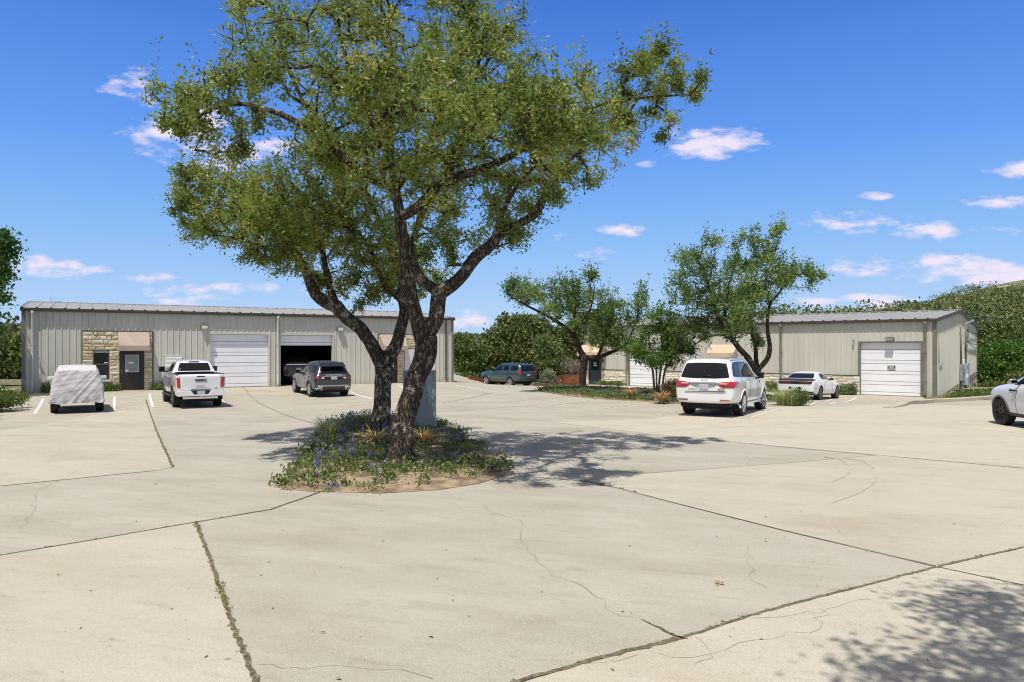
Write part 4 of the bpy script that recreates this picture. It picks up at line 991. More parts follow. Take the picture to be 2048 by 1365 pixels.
# -- white large SUV, seen from behind and its right side
def stations(ro, wb, fo, extra=()):
    S = [-ro, -ro+.05, -ro+.13, -ro+.24, -ro+.38, -ro+.6, -.25, .15, .5, .8, 1.1, 1.4, 1.7, 2.0, 2.3, 2.6, wb-.1, wb+.3, wb+fo-.38, wb+fo-.2, wb+fo-.07, wb+fo]
    return sorted(set(round(s, 3) for s in S+list(extra)))
def big_suv_spec():
    ro, wb, fo = 1.22, 3.07, .98
    return dict(wb=wb, r=.405, hw=1.01, stations=stations(ro, wb, fo),
      w=[(-ro,.90),(-ro+.1,.965),(-.6,1.0),(0,1.015),(1.5,.995),(wb,1.01),(wb+.5,.97),(wb+fo-.15,.86),(wb+fo,.70)],
      zb=[(-ro,.46),(-ro+.3,.42),(0,.36),(wb,.34),(wb+fo,.42)],
      belt=[(-ro,1.10),(-ro+.15,1.20),(-.5,1.26),(1.5,1.22),(wb-.6,1.17),(wb,1.12),(wb+fo-.3,1.02),(wb+fo,.86)],
      top=[(-ro,1.14),(-ro+.05,1.26),(-ro+.13,1.47),(-ro+.24,1.72),(-ro+.38,1.86),(-ro+.6,1.905),(.5,1.935),(1.1,1.92),(1.5,1.86),(2.3,1.42),(2.6,1.27),(wb,1.22),(wb+fo-.3,1.10),(wb+fo,.9)],
      rw=[(-ro,.74),(.5,.76),(1.5,.73),(2.6,.8)])
def ex_big(root, bvh, pm, sp):
    w = rnd_poly([(-.72,1.30),(.72,1.30),(.60,1.74),(-.60,1.74)], .07); w = rnd_poly([(-.79,1.285),(-.35,1.255),(.35,1.255),(.79,1.285),(.66,1.735),(.3,1.76),(-.3,1.76),(-.66,1.735)], .05)
    rw = patch(bvh, w, 'rear', .006, M_GLASS, 'rear_window', root)
    q = MB(); loc = bvh.ray_cast(Vector((0,-9,1.36)), Vector((0,1,0)))[0]; q.tube([(-.04, loc.y-.03, 1.33), (.3, loc.y-.03, 1.37)], .012, 6); q.build('wiper', M_BLK, rw)
    for s in (1, -1):
        P = [(.46,1.055),(.52,1.0),(.60,.965),(.93,.96),(.975,1.0),(.99,1.09),(.96,1.16),(.80,1.165),(.46,1.125)]
        P = P if s > 0 else mirror_pts(P); t = patch(bvh, P, 'rear', .014, M_RED, 'tail_light', root)
        side = 'right' if s > 0 else 'left'
        Q = [(-1.10,.99),(-1.00,1.02),(-.96,1.10),(-1.00,1.14),(-1.10,1.14)]; patch(bvh, Q, side, .012, M_RED, 'side_lens', t)
        for x0, x1, z0, z1, m_ in ((.50,.74,1.075,1.10,M_WHITE), (.60,.72,1.0,1.03,M_REDD)):
            P = [(x0,z0),(x1,z0),(x1+.02,z1),(x0-.02,z1)]; P = P if s > 0 else mirror_pts(P); patch(bvh, P, 'rear', .020, m_, 'lens_strip', t)
        P = rrect(.52,.84,.545,.585,.012); P = P if s > 0 else mirror_pts(P); patch(bvh, P, 'rear', .01, M_REDD if s < 0 else M_ORNG, 'reflector', root)
        # side glass, seams, handles
        G = rnd_poly([(-.95,1.33),(-.60,1.30),(2.05,1.24),(1.42,1.70),(.9,1.79),(.1,1.80),(-.62,1.77),(-.82,1.62)], .05); sw = patch(bvh, G, side, .006, M_GLASS, 'side_window', root)
        for y in (-.22, .82): patch(bvh, [(y,1.30),(y+.05,1.30),(y+.01,1.78),(y-.04,1.78)], side, .010, M_BLK, 'pillar', sw)
        seams(root, bvh, side, [[(-.2,1.27),(-.25,1.05),(.1,.92)], [(.84,1.26),(.86,.9),(.85,.52)], [(1.95,1.22),(2.05,.9),(2.0,.52)]])
        handles(root, bvh, side, [(.05,1.10),(1.1,1.09)], M_CHROME)
        arch_trim(root, bvh, sp, side, pm, .05)
        mirror(root, s*1.02, 1.93, 1.30, s, M_BLK, (.20,.14,.22))
        q = MB(); q.box(s*.93, s*1.03, .62, sp['wb']-.60, .36, .42); q.build('running_board', pm, root, bevel=.012)
        q = MB(); q.tube([(s*.70,-.75,1.88),(s*.72,-.6,1.965),(s*.73,.2,1.99),(s*.72,1.0,1.965),(s*.71,1.15,1.89)], .02, 8); q.build('roof_rail', M_CHROME, root)
        patch(bvh, [(2.25,1.03),(2.42,1.03),(2.40,1.10),(2.27,1.10)], side, .012, M_BLK, 'side_vent', root)
    cb = patch(bvh, [(-.46,1.06),(-.33,1.0),(-.1,.965),(.1,.965),(.33,1.0),(.46,1.06),(.46,1.12),(-.46,1.12)], 'rear', .012, M_SILV, 'garnish', root)
    patch(bvh, [(-.47,1.10),(.47,1.10),(.47,1.13),(-.47,1.13)], 'rear', .022, M_CHROME, 'chrome_bar', root)
    plate(root, bvh, -.0, 1.0, .31, .155, )
    patch(bvh, [(-.62,.80),(.66,.80),(.72,.87),(.2,.86),(-.62,.845)], 'rear', .014, M_CHROME, 'bumper_strip', root)
    y = bvh.ray_cast(Vector((0,-9,1.2)), Vector((0,1,0)))[0].y-.012
    q = MB()
    for sx in (-1, 1): q.tube([(sx*.008, y, 1.185), (sx*.025, y, 1.212), (sx*.075, y, 1.222), (sx*.105, y, 1.205), (sx*.09, y, 1.178), (sx*.055, y, 1.168)], .008, 6)
    q.build('badge', M_CHROME, root)
    y = bvh.ray_cast(Vector((.5,-9,.93)), Vector((0,1,0)))[0].y-.012
    text_mesh('QX80', .07, 'badge_letters', M_CHROME, root, (.56, y, .915), (R(90),0,R(0)), .003, 1.3, .002)
    text_mesh('INFINITI', .055, 'badge_letters', M_CHROME, root, (-.35, bvh.ray_cast(Vector((-.35,-9,.93)), Vector((0,1,0)))[0].y-.012, .915), (R(90),0,0), .003, 1.5, .001)
    q = MB(); q.box(-.8, .8, -1.12, -.75, .33, .45); q.tube([(-.55,-1.0,.30),(.55,-1.0,.30)], .05, 8); q.build('exhaust', M_DARK, root)

P_WHITE = paint('white_paint', (.80,.80,.80)); P_PEARL = paint('pearl_white_paint', (.74,.745,.77))
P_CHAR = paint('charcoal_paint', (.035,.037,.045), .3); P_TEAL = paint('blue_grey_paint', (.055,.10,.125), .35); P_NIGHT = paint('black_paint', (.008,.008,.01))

def axle_mid(px, py, side, hw, head):
    """rear axle centre from the ground contact pixel of the outer edge of one rear tyre"""
    x, y = gp(px, py); a = R(head); return (x - side*hw*math.cos(a), y + side*hw*math.sin(a))

big = big_suv_spec()
make_vehicle('parked_suv', 'large white SUV with a chrome tail bar parked in front of the right hand trees', 'SUV', big, P_WHITE, axle_mid(1489, 832, 1, 1.0, 31), 31, ex_big, M_CHROME, 6, .29)

# -- white coupe
def ex_coupe(root, bvh, pm, sp):
    patch(bvh, rnd_poly([(-.66,1.085),(.66,1.085),(.53,1.335),(-.53,1.335)], .05), 'rear', .006, M_GLASS, 'rear_window', root)
    sp_ = patch(bvh, rnd_poly([(-.84,.965),(.84,.965),(.84,1.01),(.6,1.035),(-.6,1.035),(-.84,1.01)], .015), 'rear', .035, M_BLK, 'spoiler', root)
    tl = patch(bvh, rnd_poly([(-.80,.80),(.80,.80),(.84,.945),(-.84,.945)], .02), 'rear', .010, M_BLK, 'tail_panel', root)
    for s in (1, -1):
        P = rrect(.20,.78,.825,.925,.02); P = P if s > 0 else mirror_pts(P); patch(bvh, P, 'rear', .02, M_REDD, 'tail_light', root)
        side = 'right' if s > 0 else 'left'
        G = rnd_poly([(.42,1.08),(.55,1.28),(.75,1.335),(1.15,1.33),(1.95,1.07),(1.7,1.05),(.75,1.03)], .05); patch(bvh, G, side, .006, M_GLASS, 'side_window', root)
        seams(root, bvh, side, [[(1.98,1.02),(2.12,.8),(2.05,.36)], [(.62,1.0),(.60,.7),(.7,.36)]])
        handles(root, bvh, side, [(.95,.88)], pm)
        mirror(root, s*.90, 1.75, 1.06, s, M_BLK, (.16,.1,.11))
        patch(bvh, [(.45,.24),(sp['wb']-.45,.24),(sp['wb']-.45,.30),(.45,.30)], side, .012, M_BLK, 'side_skirt', root)
        patch(bvh, [(-.86,.58),(-.72,.58),(-.72,.60),(-.86,.60)], side, .01, M_REDD, 'side_marker', root)
    patch(bvh, rnd_poly([(-.88,.30),(.88,.30),(.86,.43),(.45,.46),(-.45,.46),(-.86,.43)], .02), 'rear', .012, M_BLK, 'lower_valance', root)
    patch(bvh, rrect(-.30,.30,.54,.66,.03), 'rear', .006, M_BLK, 'plate_recess', root); plate(root, bvh, 0, .60, .31, .12)
    q = MB(); 
    for s in (1, -1): q.lathe([(.035,-1.12),(.045,-1.12),(.045,-.9)], 'y', 14, 0, (s*.6, 0, .34))
    q.build('exhaust', M_CHROME, root)
ro, wb, fo = 1.08, 2.95, .98
coupe = dict(wb=wb, r=.355, hw=.96, stations=stations(ro, wb, fo),
  w=[(-ro,.84),(-ro+.12,.92),(-.5,.955),(0,.97),(1.4,.92),(wb,.955),(wb+.5,.93),(wb+fo,.78)],
  zb=[(-ro,.30),(-.6,.24),(0,.2),(wb,.2),(wb+fo,.24)],
  belt=[(-ro,.92),(-ro+.1,.96),(-.4,1.0),(.6,1.0),(1.6,.97),(wb,.93),(wb+fo-.2,.80),(wb+fo,.62)],
  top=[(-ro,.97),(-ro+.06,1.0),(-.6,1.035),(-.35,1.06),(-.1,1.17),(.2,1.31),(.5,1.405),(.8,1.445),(1.1,1.45),(1.4,1.41),(1.7,1.29),(2.0,1.14),(2.3,1.03),(2.6,1.01),(wb,.98),(wb+fo-.3,.88),(wb+fo,.66)],
  rw=[(-ro,.5),(.2,.60),(1.4,.62),(2.4,.72)])
make_vehicle('parked_coupe', 'low white coupe with a black tail panel parked against the right building', 'car', coupe, P_WHITE, ((1642-CX)/F*36.2 - .95*math.cos(R(39.5)), 36.2 + .95*math.sin(R(39.5))), 39.5, ex_coupe, mat('bronze_alloy', (.16,.14,.13), .3, metal=.8), 5, .27)

# -- white pickup truck
def ex_truck(root, bvh, pm, sp):
    patch(bvh, rnd_poly([(-.70,1.46),(.70,1.46),(.60,1.79),(-.60,1.79)], .05), 'rear', .006, M_GLASS, 'rear_window', root)
    patch(bvh, rrect(-.22,.22,1.815,1.85,.01), 'rear', .015, M_REDD, 'brake_light', root)
    tg = patch(bvh, rnd_poly([(-.79,.74),(.79,.74),(.79,1.33),(-.79,1.33)], .03), 'rear', .014, pm, 'tailgate', root)
    for s in (1, -1):
        P = rnd_poly([(.80,.82),(.93,.84),(.955,1.25),(.83,1.27)], .03); P = P if s > 0 else mirror_pts(P); t = patch(bvh, P, 'rear', .018, M_RED, 'tail_light', root)
        side = 'right' if s > 0 else 'left'
        patch(bvh, rnd_poly([(-1.12,.86),(-1.06,.86),(-1.05,1.24),(-1.12,1.25)], .02), side, .012, M_RED, 'side_lens', t)
        G = rnd_poly([(.98,1.44),(2.98,1.40),(2.55,1.72),(2.2,1.82),(1.2,1.82),(1.02,1.74)], .05); sw = patch(bvh, G, side, .006, M_GLASS, 'side_window', root)
        patch(bvh, [(1.88,1.42),(1.96,1.42),(1.95,1.81),(1.87,1.81)], side, .010, M_BLK, 'pillar', sw)
        seams(root, bvh, side, [[(.82,1.36),(.82,.55)], [(1.0,1.40),(.98,.8),(1.1,.5)], [(1.92,1.40),(1.92,.5)], [(2.95,1.36),(3.0,.55)]])
        handles(root, bvh, side, [(1.15,1.22),(2.12,1.21)], pm)
        arch_trim(root, bvh, sp, side, M_BLK, .05)
        mirror(root, s*1.03, 2.72, 1.50, s, M_BLK, (.26,.14,.24))
        q = MB(); q.box(s*.90, s*1.02, .9, 3.1, .40, .45); q.build('running_board', M_BLK, root, bevel=.01)
        q = MB(); q.box(s*.86, s*.955, -1.17, .70, 1.365, 1.385); q.build('bed_rail', M_BLK, root)
        P = rnd_poly([(.62,.52),(.93,.53),(.95,.63),(.62,.66)], .02); P = P if s > 0 else mirror_pts(P); patch(bvh, P, 'rear', .06, M_BLK, 'bumper_step', root)
    q = MB(); q.prism([(-.92,.50),(.92,.50),(1.0,.56),(1.0,.72),(.40,.72),(.28,.56),(-.28,.56),(-.40,.72),(-1.0,.72),(-1.0,.56)], -1.34, -1.17, 'y'); q.build('rear_bumper', pm, root, bevel=.015)
    q = MB(); q.prism([(-.29,.56),(.29,.56),(.39,.715),(-.39,.715)], -1.30, -1.17, 'y'); q.build('plate_recess', M_BLK, root)
    q = MB(); q.box(-.155,.155,-1.325,-1.30,.57,.71); q.build('number_plate', M_PLATE, root)
    q = MB(); q.box(-.05,.05,-1.36,-1.1,.40,.49); q.box(-.7,.7,-1.1,-1.0,.38,.46); q.build('tow_hitch', M_CHROME, root)
    y = min(bvh.ray_cast(Vector((x_,-9,z_)), Vector((0,1,0)))[0].y for x_ in (-.3,0,.3) for z_ in (1.05,1.15,1.25))-.026
    text_mesh('GMC', .145, 'badge_letters', M_BLK, root, (0, y, 1.13), (R(90),0,0), .006, 1.5, .004)
    text_mesh('SIERRA', .055, 'badge_letters', M_SILV, root, (-.02, y, .905), (R(90),0,0), .003, 2.0, .001)
    text_mesh('AT4', .065, 'badge_letters', M_REDD, root, (.62, y, .80), (R(90),0,0), .003, 1.2, .002)
    patch(bvh, rrect(-.16,.16,1.265,1.305,.01), 'rear', .02, M_BLK, 'tailgate_handle', root)
    q = MB(); q.lathe([(.001,0),(.03,0)], 'y', 14, 0, (-.60, bvh.ray_cast(Vector((-.60,-9,1.53)), Vector((0,1,0)))[0].y-.012, 1.53)); q.build('window_sticker', M_WHITE, root)
    seams(root, bvh, 'rear', [[(-.78,.78),(-.78,1.30)], [(.78,.78),(.78,1.30)], [(-.62,1.22),(.62,1.22)], [(-.62,.99),(.62,.99)]], M_GREY)
ro, wb, fo = 1.18, 3.75, .95
truck = dict(wb=wb, r=.42, hw=1.01, stations=sorted(set(stations(ro, wb, fo, (.68, .78, .88, 2.9, 3.2, 3.45)))),
  w=[(-ro,.97),(-ro+.06,1.0),(0,1.02),(2,.99),(wb,1.02),(wb+.5,.98),(wb+fo,.80)],
  zb=[(-ro,.62),(-.6,.52),(0,.46),(wb,.42),(wb+fo,.45)],
  belt=[(-ro,1.34),(-.5,1.36),(.7,1.36),(1.0,1.38),(2.5,1.35),(3.2,1.30),(wb,1.25),(wb+fo-.2,1.15),(wb+fo,.95)],
  top=[(-ro,1.37),(.66,1.38),(.72,1.45),(.78,1.62),(.88,1.83),(1.1,1.90),(1.7,1.93),(2.3,1.915),(2.6,1.83),(3.2,1.42),(3.4,1.36),(wb,1.33),(wb+fo-.2,1.24),(wb+fo,1.0)],
  rw=[(-ro,.72),(1.0,.72),(2.4,.72),(3.2,.8)])
make_vehicle('pickup_truck', 'white pickup truck with its tailgate towards us, parked facing the left building', 'pickup truck', truck, P_PEARL, axle_mid(341, 815, -1, 1.0, -31), -31, ex_truck, mat('dark_alloy', (.12,.12,.13), .3, metal=.8), 6, .29, bedcut=(-.84, .84, -1.06, .66, .92, 2.4)).scale = (.94, 1, 1.01)

# -- charcoal SUV
def ex_char(root, bvh, pm, sp):
    patch(bvh, rnd_poly([(-.68,1.20),(.68,1.20),(.56,1.52),(-.56,1.52)], .06), 'rear', .006, M_GLASS, 'rear_window', root)
    q = MB(); q.prism([(-.86,1.60),(-.86,1.56),(-1.02,1.55),(-1.02,1.575),(-.6,1.74),(-.4,1.74)], -.60, .60, 'x'); q.build('spoiler', M_BLK, root, bevel=.008)
    pn = patch(bvh, rnd_poly([(-.62,.90),(.62,.90),(.62,1.06),(-.62,1.06)], .02), 'rear', .010, M_BLK, 'tail_panel', root)
    patch(bvh, [(-.62,1.06),(.62,1.06),(.62,1.09),(-.62,1.09)], 'rear', .016, M_CHROME, 'chrome_bar', root)
    y = bvh.ray_cast(Vector((0,-9,1.14)), Vector((0,1,0)))[0].y-.014
    text_mesh('RANGE ROVER', .07, 'badge_letters', M_CHROME, root, (0, y, 1.135), (R(90),0,0), .003, 1.75, .003)
    for s in (1, -1):
        P = rnd_poly([(.46,.93),(.86,.93),(.92,1.0),(.90,1.09),(.46,1.05)], .02); P = P if s > 0 else mirror_pts(P); t = patch(bvh, P, 'rear', .02, M_REDD, 'tail_light', root)
        P = rrect(.48,.62,.955,1.01,.02); P = P if s > 0 else mirror_pts(P); patch(bvh, P, 'rear', .026, M_WHITE, 'reverse_lens', t)
        P = rrect(.74,.88,.955,1.05,.02); P = P if s > 0 else mirror_pts(P); patch(bvh, P, 'rear', .026, M_RED, 'lens_strip', t)
        side = 'right' if s > 0 else 'left'
        patch(bvh, rnd_poly([(-.86,.97),(-.66,1.0),(-.68,1.07),(-.86,1.08)], .02), side, .012, M_REDD, 'side_lens', t)
        G = rnd_poly([(-.62,1.24),(2.02,1.13),(1.50,1.46),(1.1,1.60),(.2,1.63),(-.45,1.58)], .04); sw = patch(bvh, G, side, .006, M_GLASS, 'side_window', root)
        for y0 in (-.10, .82): patch(bvh, [(y0,1.18),(y0+.05,1.18),(y0+.02,1.63),(y0-.03,1.63)], side, .010, M_BLK, 'pillar', sw)
        seams(root, bvh, side, [[(-.1,1.16),(-.12,1.0),(.2,.85)], [(.84,1.14),(.86,.4)], [(1.95,1.12),(2.02,.8),(1.98,.4)]])
        handles(root, bvh, side, [(.05,1.02),(1.08,1.0)], pm)
        arch_trim(root, bvh, sp, side, pm, .04)
        mirror(root, s*.97, 1.85, 1.20, s, M_BLK, (.2,.13,.17))
        P = rnd_poly([(.56,.40),(.86,.42),(.90,.50),(.60,.50)], .015); P = P if s > 0 else mirror_pts(P); e = patch(bvh, P, 'rear', .03, M_SILV, 'exhaust_surround', root)
        P = rrect(.64,.82,.43,.475,.012); P = P if s > 0 else mirror_pts(P); patch(bvh, P, 'rear', .034, M_BLK, 'exhaust', e)
        P = [(.84,.52),(.93,.56),(.92,.62),(.84,.58)]; P = P if s > 0 else mirror_pts(P); patch(bvh, P, 'rear', .012, M_REDD, 'reflector', root)
    patch(bvh, [(-.60,.50),(-.82,.50),(-.78,.63),(.78,.63),(.82,.50),(.60,.50),(.54,.575),(-.54,.575)][::-1], 'rear', .02, M_SILV, 'bumper_strip', root)
    plate(root, bvh, 0, .98, .31, .14)
    patch(bvh, rrect(-.56,.56,.34,.49,.03), 'rear', .012, M_BLK, 'diffuser', root)
    q = MB(); q.box(-.025,.025,-.55,-.42,1.765,1.82); q.build('roof_fin', pm, root, bevel=.01)
    patch(bvh, rrect(-.48,.48,-.1,1.2,.06), 'top', .006, M_GLASS, 'glass_roof', root, cell=.15)
ro, wb, fo = 1.0, 2.92, .90
char = dict(wb=wb, r=.395, hw=.985, stations=stations(ro, wb, fo),
  w=[(-ro,.86),(-ro+.1,.935),(-.4,.975),(0,.99),(1.5,.965),(wb,.985),(wb+.5,.94),(wb+fo,.72)],
  zb=[(-ro,.38),(-.6,.34),(0,.30),(wb,.28),(wb+fo,.34)],
  belt=[(-ro,1.08),(-ro+.12,1.14),(-.4,1.17),(1.5,1.12),(wb-.5,1.08),(wb,1.03),(wb+fo-.2,.93),(wb+fo,.76)],
  top=[(-ro,1.12),(-ro+.05,1.20),(-ro+.13,1.33),(-ro+.24,1.50),(-ro+.38,1.66),(-ro+.6,1.74),(.3,1.79),(1.0,1.78),(1.4,1.69),(2.1,1.30),(2.4,1.16),(wb,1.12),(wb+fo-.3,1.01),(wb+fo,.80)],
  rw=[(-ro,.64),(.5,.70),(1.5,.68),(2.4,.76)])
make_vehicle('parked_suv', 'dark charcoal SUV parked before the open garage bay of the left building', 'SUV', char, P_CHAR, axle_mid(617, 794, -1, .98, -31), -31, ex_char, M_SILV, 5, .28)

# -- blue-grey SUV by the planters
def ex_teal(root, bvh, pm, sp):
    patch(bvh, rnd_poly([(-.76,1.28),(.76,1.28),(.66,1.74),(-.66,1.74)], .05), 'rear', .006, M_GLASS, 'rear_window', root)
    for s in (1, -1):
        P = rnd_poly([(.80,.98),(.92,.98),(.88,1.36),(.80,1.36)], .02); P = P if s > 0 else mirror_pts(P); t = patch(bvh, P, 'rear', .018, M_RED, 'tail_light', root)
        side = 'right' if s > 0 else 'left'
        patch(bvh, rnd_poly([(-1.02,.98),(-.94,.98),(-.94,1.16),(-1.02,1.16)], .02), side, .012, M_RED, 'side_lens', t)
        for G in ([(-.80,1.32),(.0,1.31),(.02,1.72),(-.72,1.70)], [(.25,1.30),(.92,1.29),(.88,1.72),(.25,1.73)], [(1.06,1.29),(2.08,1.25),(1.95,1.36),(1.55,1.64),(1.40,1.70),(1.04,1.72)]): patch(bvh, rnd_poly(G, .05), side, .006, M_GLASS, 'side_window', root)
        seams(root, bvh, side, [[(.15,1.75),(.12,1.2),(.3,.95)], [(.98,1.75),(.98,.5)], [(2.0,1.24),(2.08,.5)]])
        handles(root, bvh, side, [(.35,1.16),(1.25,1.15)], pm)
        arch_trim(root, bvh, sp, side, pm, .04)
        mirror(root, s*.97, 1.95, 1.32, s, M_BLK, (.2,.12,.17))
        patch(bvh, [(.50,.66),(2.42,.66),(2.42,.72),(.50,.72)], side, .014, M_TAUPE, 'side_moulding', root)
    plate(root, bvh, 0, .98, .31, .15)
    patch(bvh, rnd_poly([(-.93,.56),(.93,.56),(.95,.80),(-.95,.80)], .02), 'rear', .05, mat('teal_grey_plastic', (.05,.07,.075), .5), 'rear_bumper', root)
    patch(bvh, rrect(-.3,.3,.62,.72,.02), 'rear', .056, M_BLK, 'bumper_step', root)
ro, wb, fo = 1.12, 2.95, .98
teal = dict(wb=wb, r=.40, hw=1.0, stations=stations(ro, wb, fo),
  w=[(-ro,.92),(-ro+.08,.97),(0,1.0),(1.5,.985),(wb,1.0),(wb+.5,.97),(wb+fo,.80)],
  zb=[(-ro,.50),(-.6,.44),(0,.36),(wb,.34),(wb+fo,.38)],
  belt=[(-ro,1.18),(-.5,1.26),(1.5,1.24),(wb-.5,1.20),(wb,1.15),(wb+fo-.2,1.05),(wb+fo,.85)],
  top=[(-ro,1.22),(-ro+.05,1.36),(-ro+.13,1.55),(-ro+.24,1.75),(-ro+.38,1.86),(-ro+.6,1.90),(.5,1.93),(1.1,1.91),(1.4,1.85),(2.1,1.42),(2.35,1.28),(wb,1.24),(wb+fo-.3,1.12),(wb+fo,.9)],
  rw=[(-ro,.74),(.5,.76),(1.5,.74),(2.4,.82)])
make_vehicle('parked_suv', 'blue grey SUV parked side on at the far end between the two buildings', 'SUV', teal, P_TEAL, (.55, 57.6), -42, ex_teal, M_SILV, 5, .28)

# -- white crossover cut by the right edge of the photo
def ex_kia(root, bvh, pm, sp):
    for s in (1, -1):
        side = 'right' if s > 0 else 'left'
        G = rnd_poly([(-.72,1.30),(2.22,1.20),(1.85,1.44),(1.4,1.61),(.3,1.67),(-.5,1.58)], .04); sw = patch(bvh, G, side, .006, M_GLASS, 'side_window', root)
        for y0 in (-.25, .75): patch(bvh, [(y0,1.24),(y0+.05,1.24),(y0+.02,1.68),(y0-.03,1.68)], side, .010, M_BLK, 'pillar', sw)
        seams(root, bvh, side, [[(.80,1.10),(.84,.36)], [(1.93,1.05),(2.02,.75),(1.96,.36)]])
        handles(root, bvh, side, [(.05,1.08),(1.05,1.06)], M_CHROME)
        arch_trim(root, bvh, sp, side, mat('bronze_grey_plastic', (.10,.095,.085), .6), .05)
        mirror(root, s*.94, 1.92, 1.28, s, M_SILV, (.19,.13,.14))
        patch(bvh, [(.46,.30),(sp['wb']-.46,.30),(sp['wb']-.40,.40),(.46,.36)], side, .02, M_BLK, 'side_skirt', root)
        patch(bvh, rnd_poly([(2.10,1.00),(2.32,1.00),(2.30,1.06),(2.05,1.04),(1.92,1.03),(1.92,1.015)], .01), side, .012, M_BLK, 'side_vent', root)
        P = rnd_poly([(.55,.80),(.88,.84),(.86,.90),(.55,.88)], .02); P = P if s > 0 else mirror_pts(P); patch(bvh, P, 'front', .012, M_GLASSP, 'headlight', root)
        P = rnd_poly([(.60,.90),(.86,.92),(.84,1.04),(.60,1.04)], .02); P = P if s > 0 else mirror_pts(P); patch(bvh, P, 'rear', .012, M_RED, 'tail_light', root)
    patch(bvh, rrect(-.5,.5,.60,.80,.05), 'front', .012, M_BLK, 'grille', root)
    patch(bvh, rnd_poly([(-.60,1.15),(.60,1.15),(.50,1.45),(-.50,1.45)], .05), 'rear', .006, M_GLASS, 'rear_window', root)
    patch(bvh, rnd_poly([(-.66,1.10),(.66,1.10),(.54,1.42),(-.54,1.42)], .05), 'front', .006, M_GLASS, 'windscreen', root)
ro, wb, fo = 1.0, 2.82, .95
kia = dict(wb=wb, r=.385, hw=.95, stations=stations(ro, wb, fo),
  w=[(-ro,.82),(-ro+.1,.89),(0,.945),(1.5,.925),(wb,.95),(wb+.45,.93),(wb+fo-.15,.80),(wb+fo,.60)],
  zb=[(-ro,.36),(-.6,.32),(0,.28),(wb,.26),(wb+fo,.28)],
  belt=[(-ro,1.10),(-.4,1.20),(1.5,1.17),(wb-.5,1.15),(wb,1.10),(wb+fo-.35,1.03),(wb+fo-.12,.95),(wb+fo,.78)],
  top=[(-ro,1.14),(-ro+.1,1.30),(-ro+.25,1.52),(-ro+.5,1.70),(.2,1.79),(.9,1.79),(1.5,1.72),(2.22,1.37),(2.5,1.24),(wb,1.20),(wb+fo-.35,1.11),(wb+fo-.12,1.01),(wb+fo,.82)],
  rw=[(-ro,.62),(.5,.66),(1.5,.66),(2.4,.74)])
a = R(8); fx, fy = gp(1998, 850); KA = (fx + .95*math.cos(a) - wb*math.sin(a), fy - .95*math.sin(a) - wb*math.cos(a))
make_vehicle('parked_crossover', 'pearl white crossover with black wheels, cut off by the right edge of the photo', 'car', kia, P_PEARL, KA, 8, ex_kia, mat('gloss_black_alloy', (.03,.03,.032), .2, metal=.6), 7, .26, steer=R(4))

# -- dark car inside the open bay, and a grey car just leaving the picture on the left
def ex_plain(root, bvh, pm, sp):
    fr = patch(bvh, rnd_poly([(-.80,1.24),(.80,1.24),(.70,1.74),(-.70,1.74)], .05), 'rear', .008, M_CHROME, 'window_frame', root)
    patch(bvh, rnd_poly([(-.75,1.28),(.75,1.28),(.66,1.70),(-.66,1.70)], .05), 'rear', .016, M_GLASS, 'rear_window', fr)
    for s in (1, -1):
        P = rrect(.74,.92,.95,1.18,.03); P = P if s > 0 else mirror_pts(P); patch(bvh, P, 'rear', .014, M_ORNG, 'tail_light', root)
        side = 'right' if s > 0 else 'left'; patch(bvh, rnd_poly([(-.8,1.31),(2.08,1.25),(1.55,1.64),(1.1,1.72),(-.7,1.70)], .05), side, .006, M_GLASS, 'side_window', root)
        mirror(root, s*.97, 1.95, 1.32, s, pm, (.2,.12,.17))
    plate(root, bvh, 0, .98)
s0, z0 = F1F(590, 770); b_ = B1L + D1*s0; ins = b_ - N1*2.3
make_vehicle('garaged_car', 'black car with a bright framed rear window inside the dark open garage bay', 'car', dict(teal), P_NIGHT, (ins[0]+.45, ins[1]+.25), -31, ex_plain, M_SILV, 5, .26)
make_vehicle('parked_sedan', 'grey car of which only a sliver shows at the left edge of the photo', 'car', dict(coupe), paint('grey_paint', (.30,.31,.34), .3), (-16.35, 17.3), -62, ex_coupe, M_SILV, 5, .24)

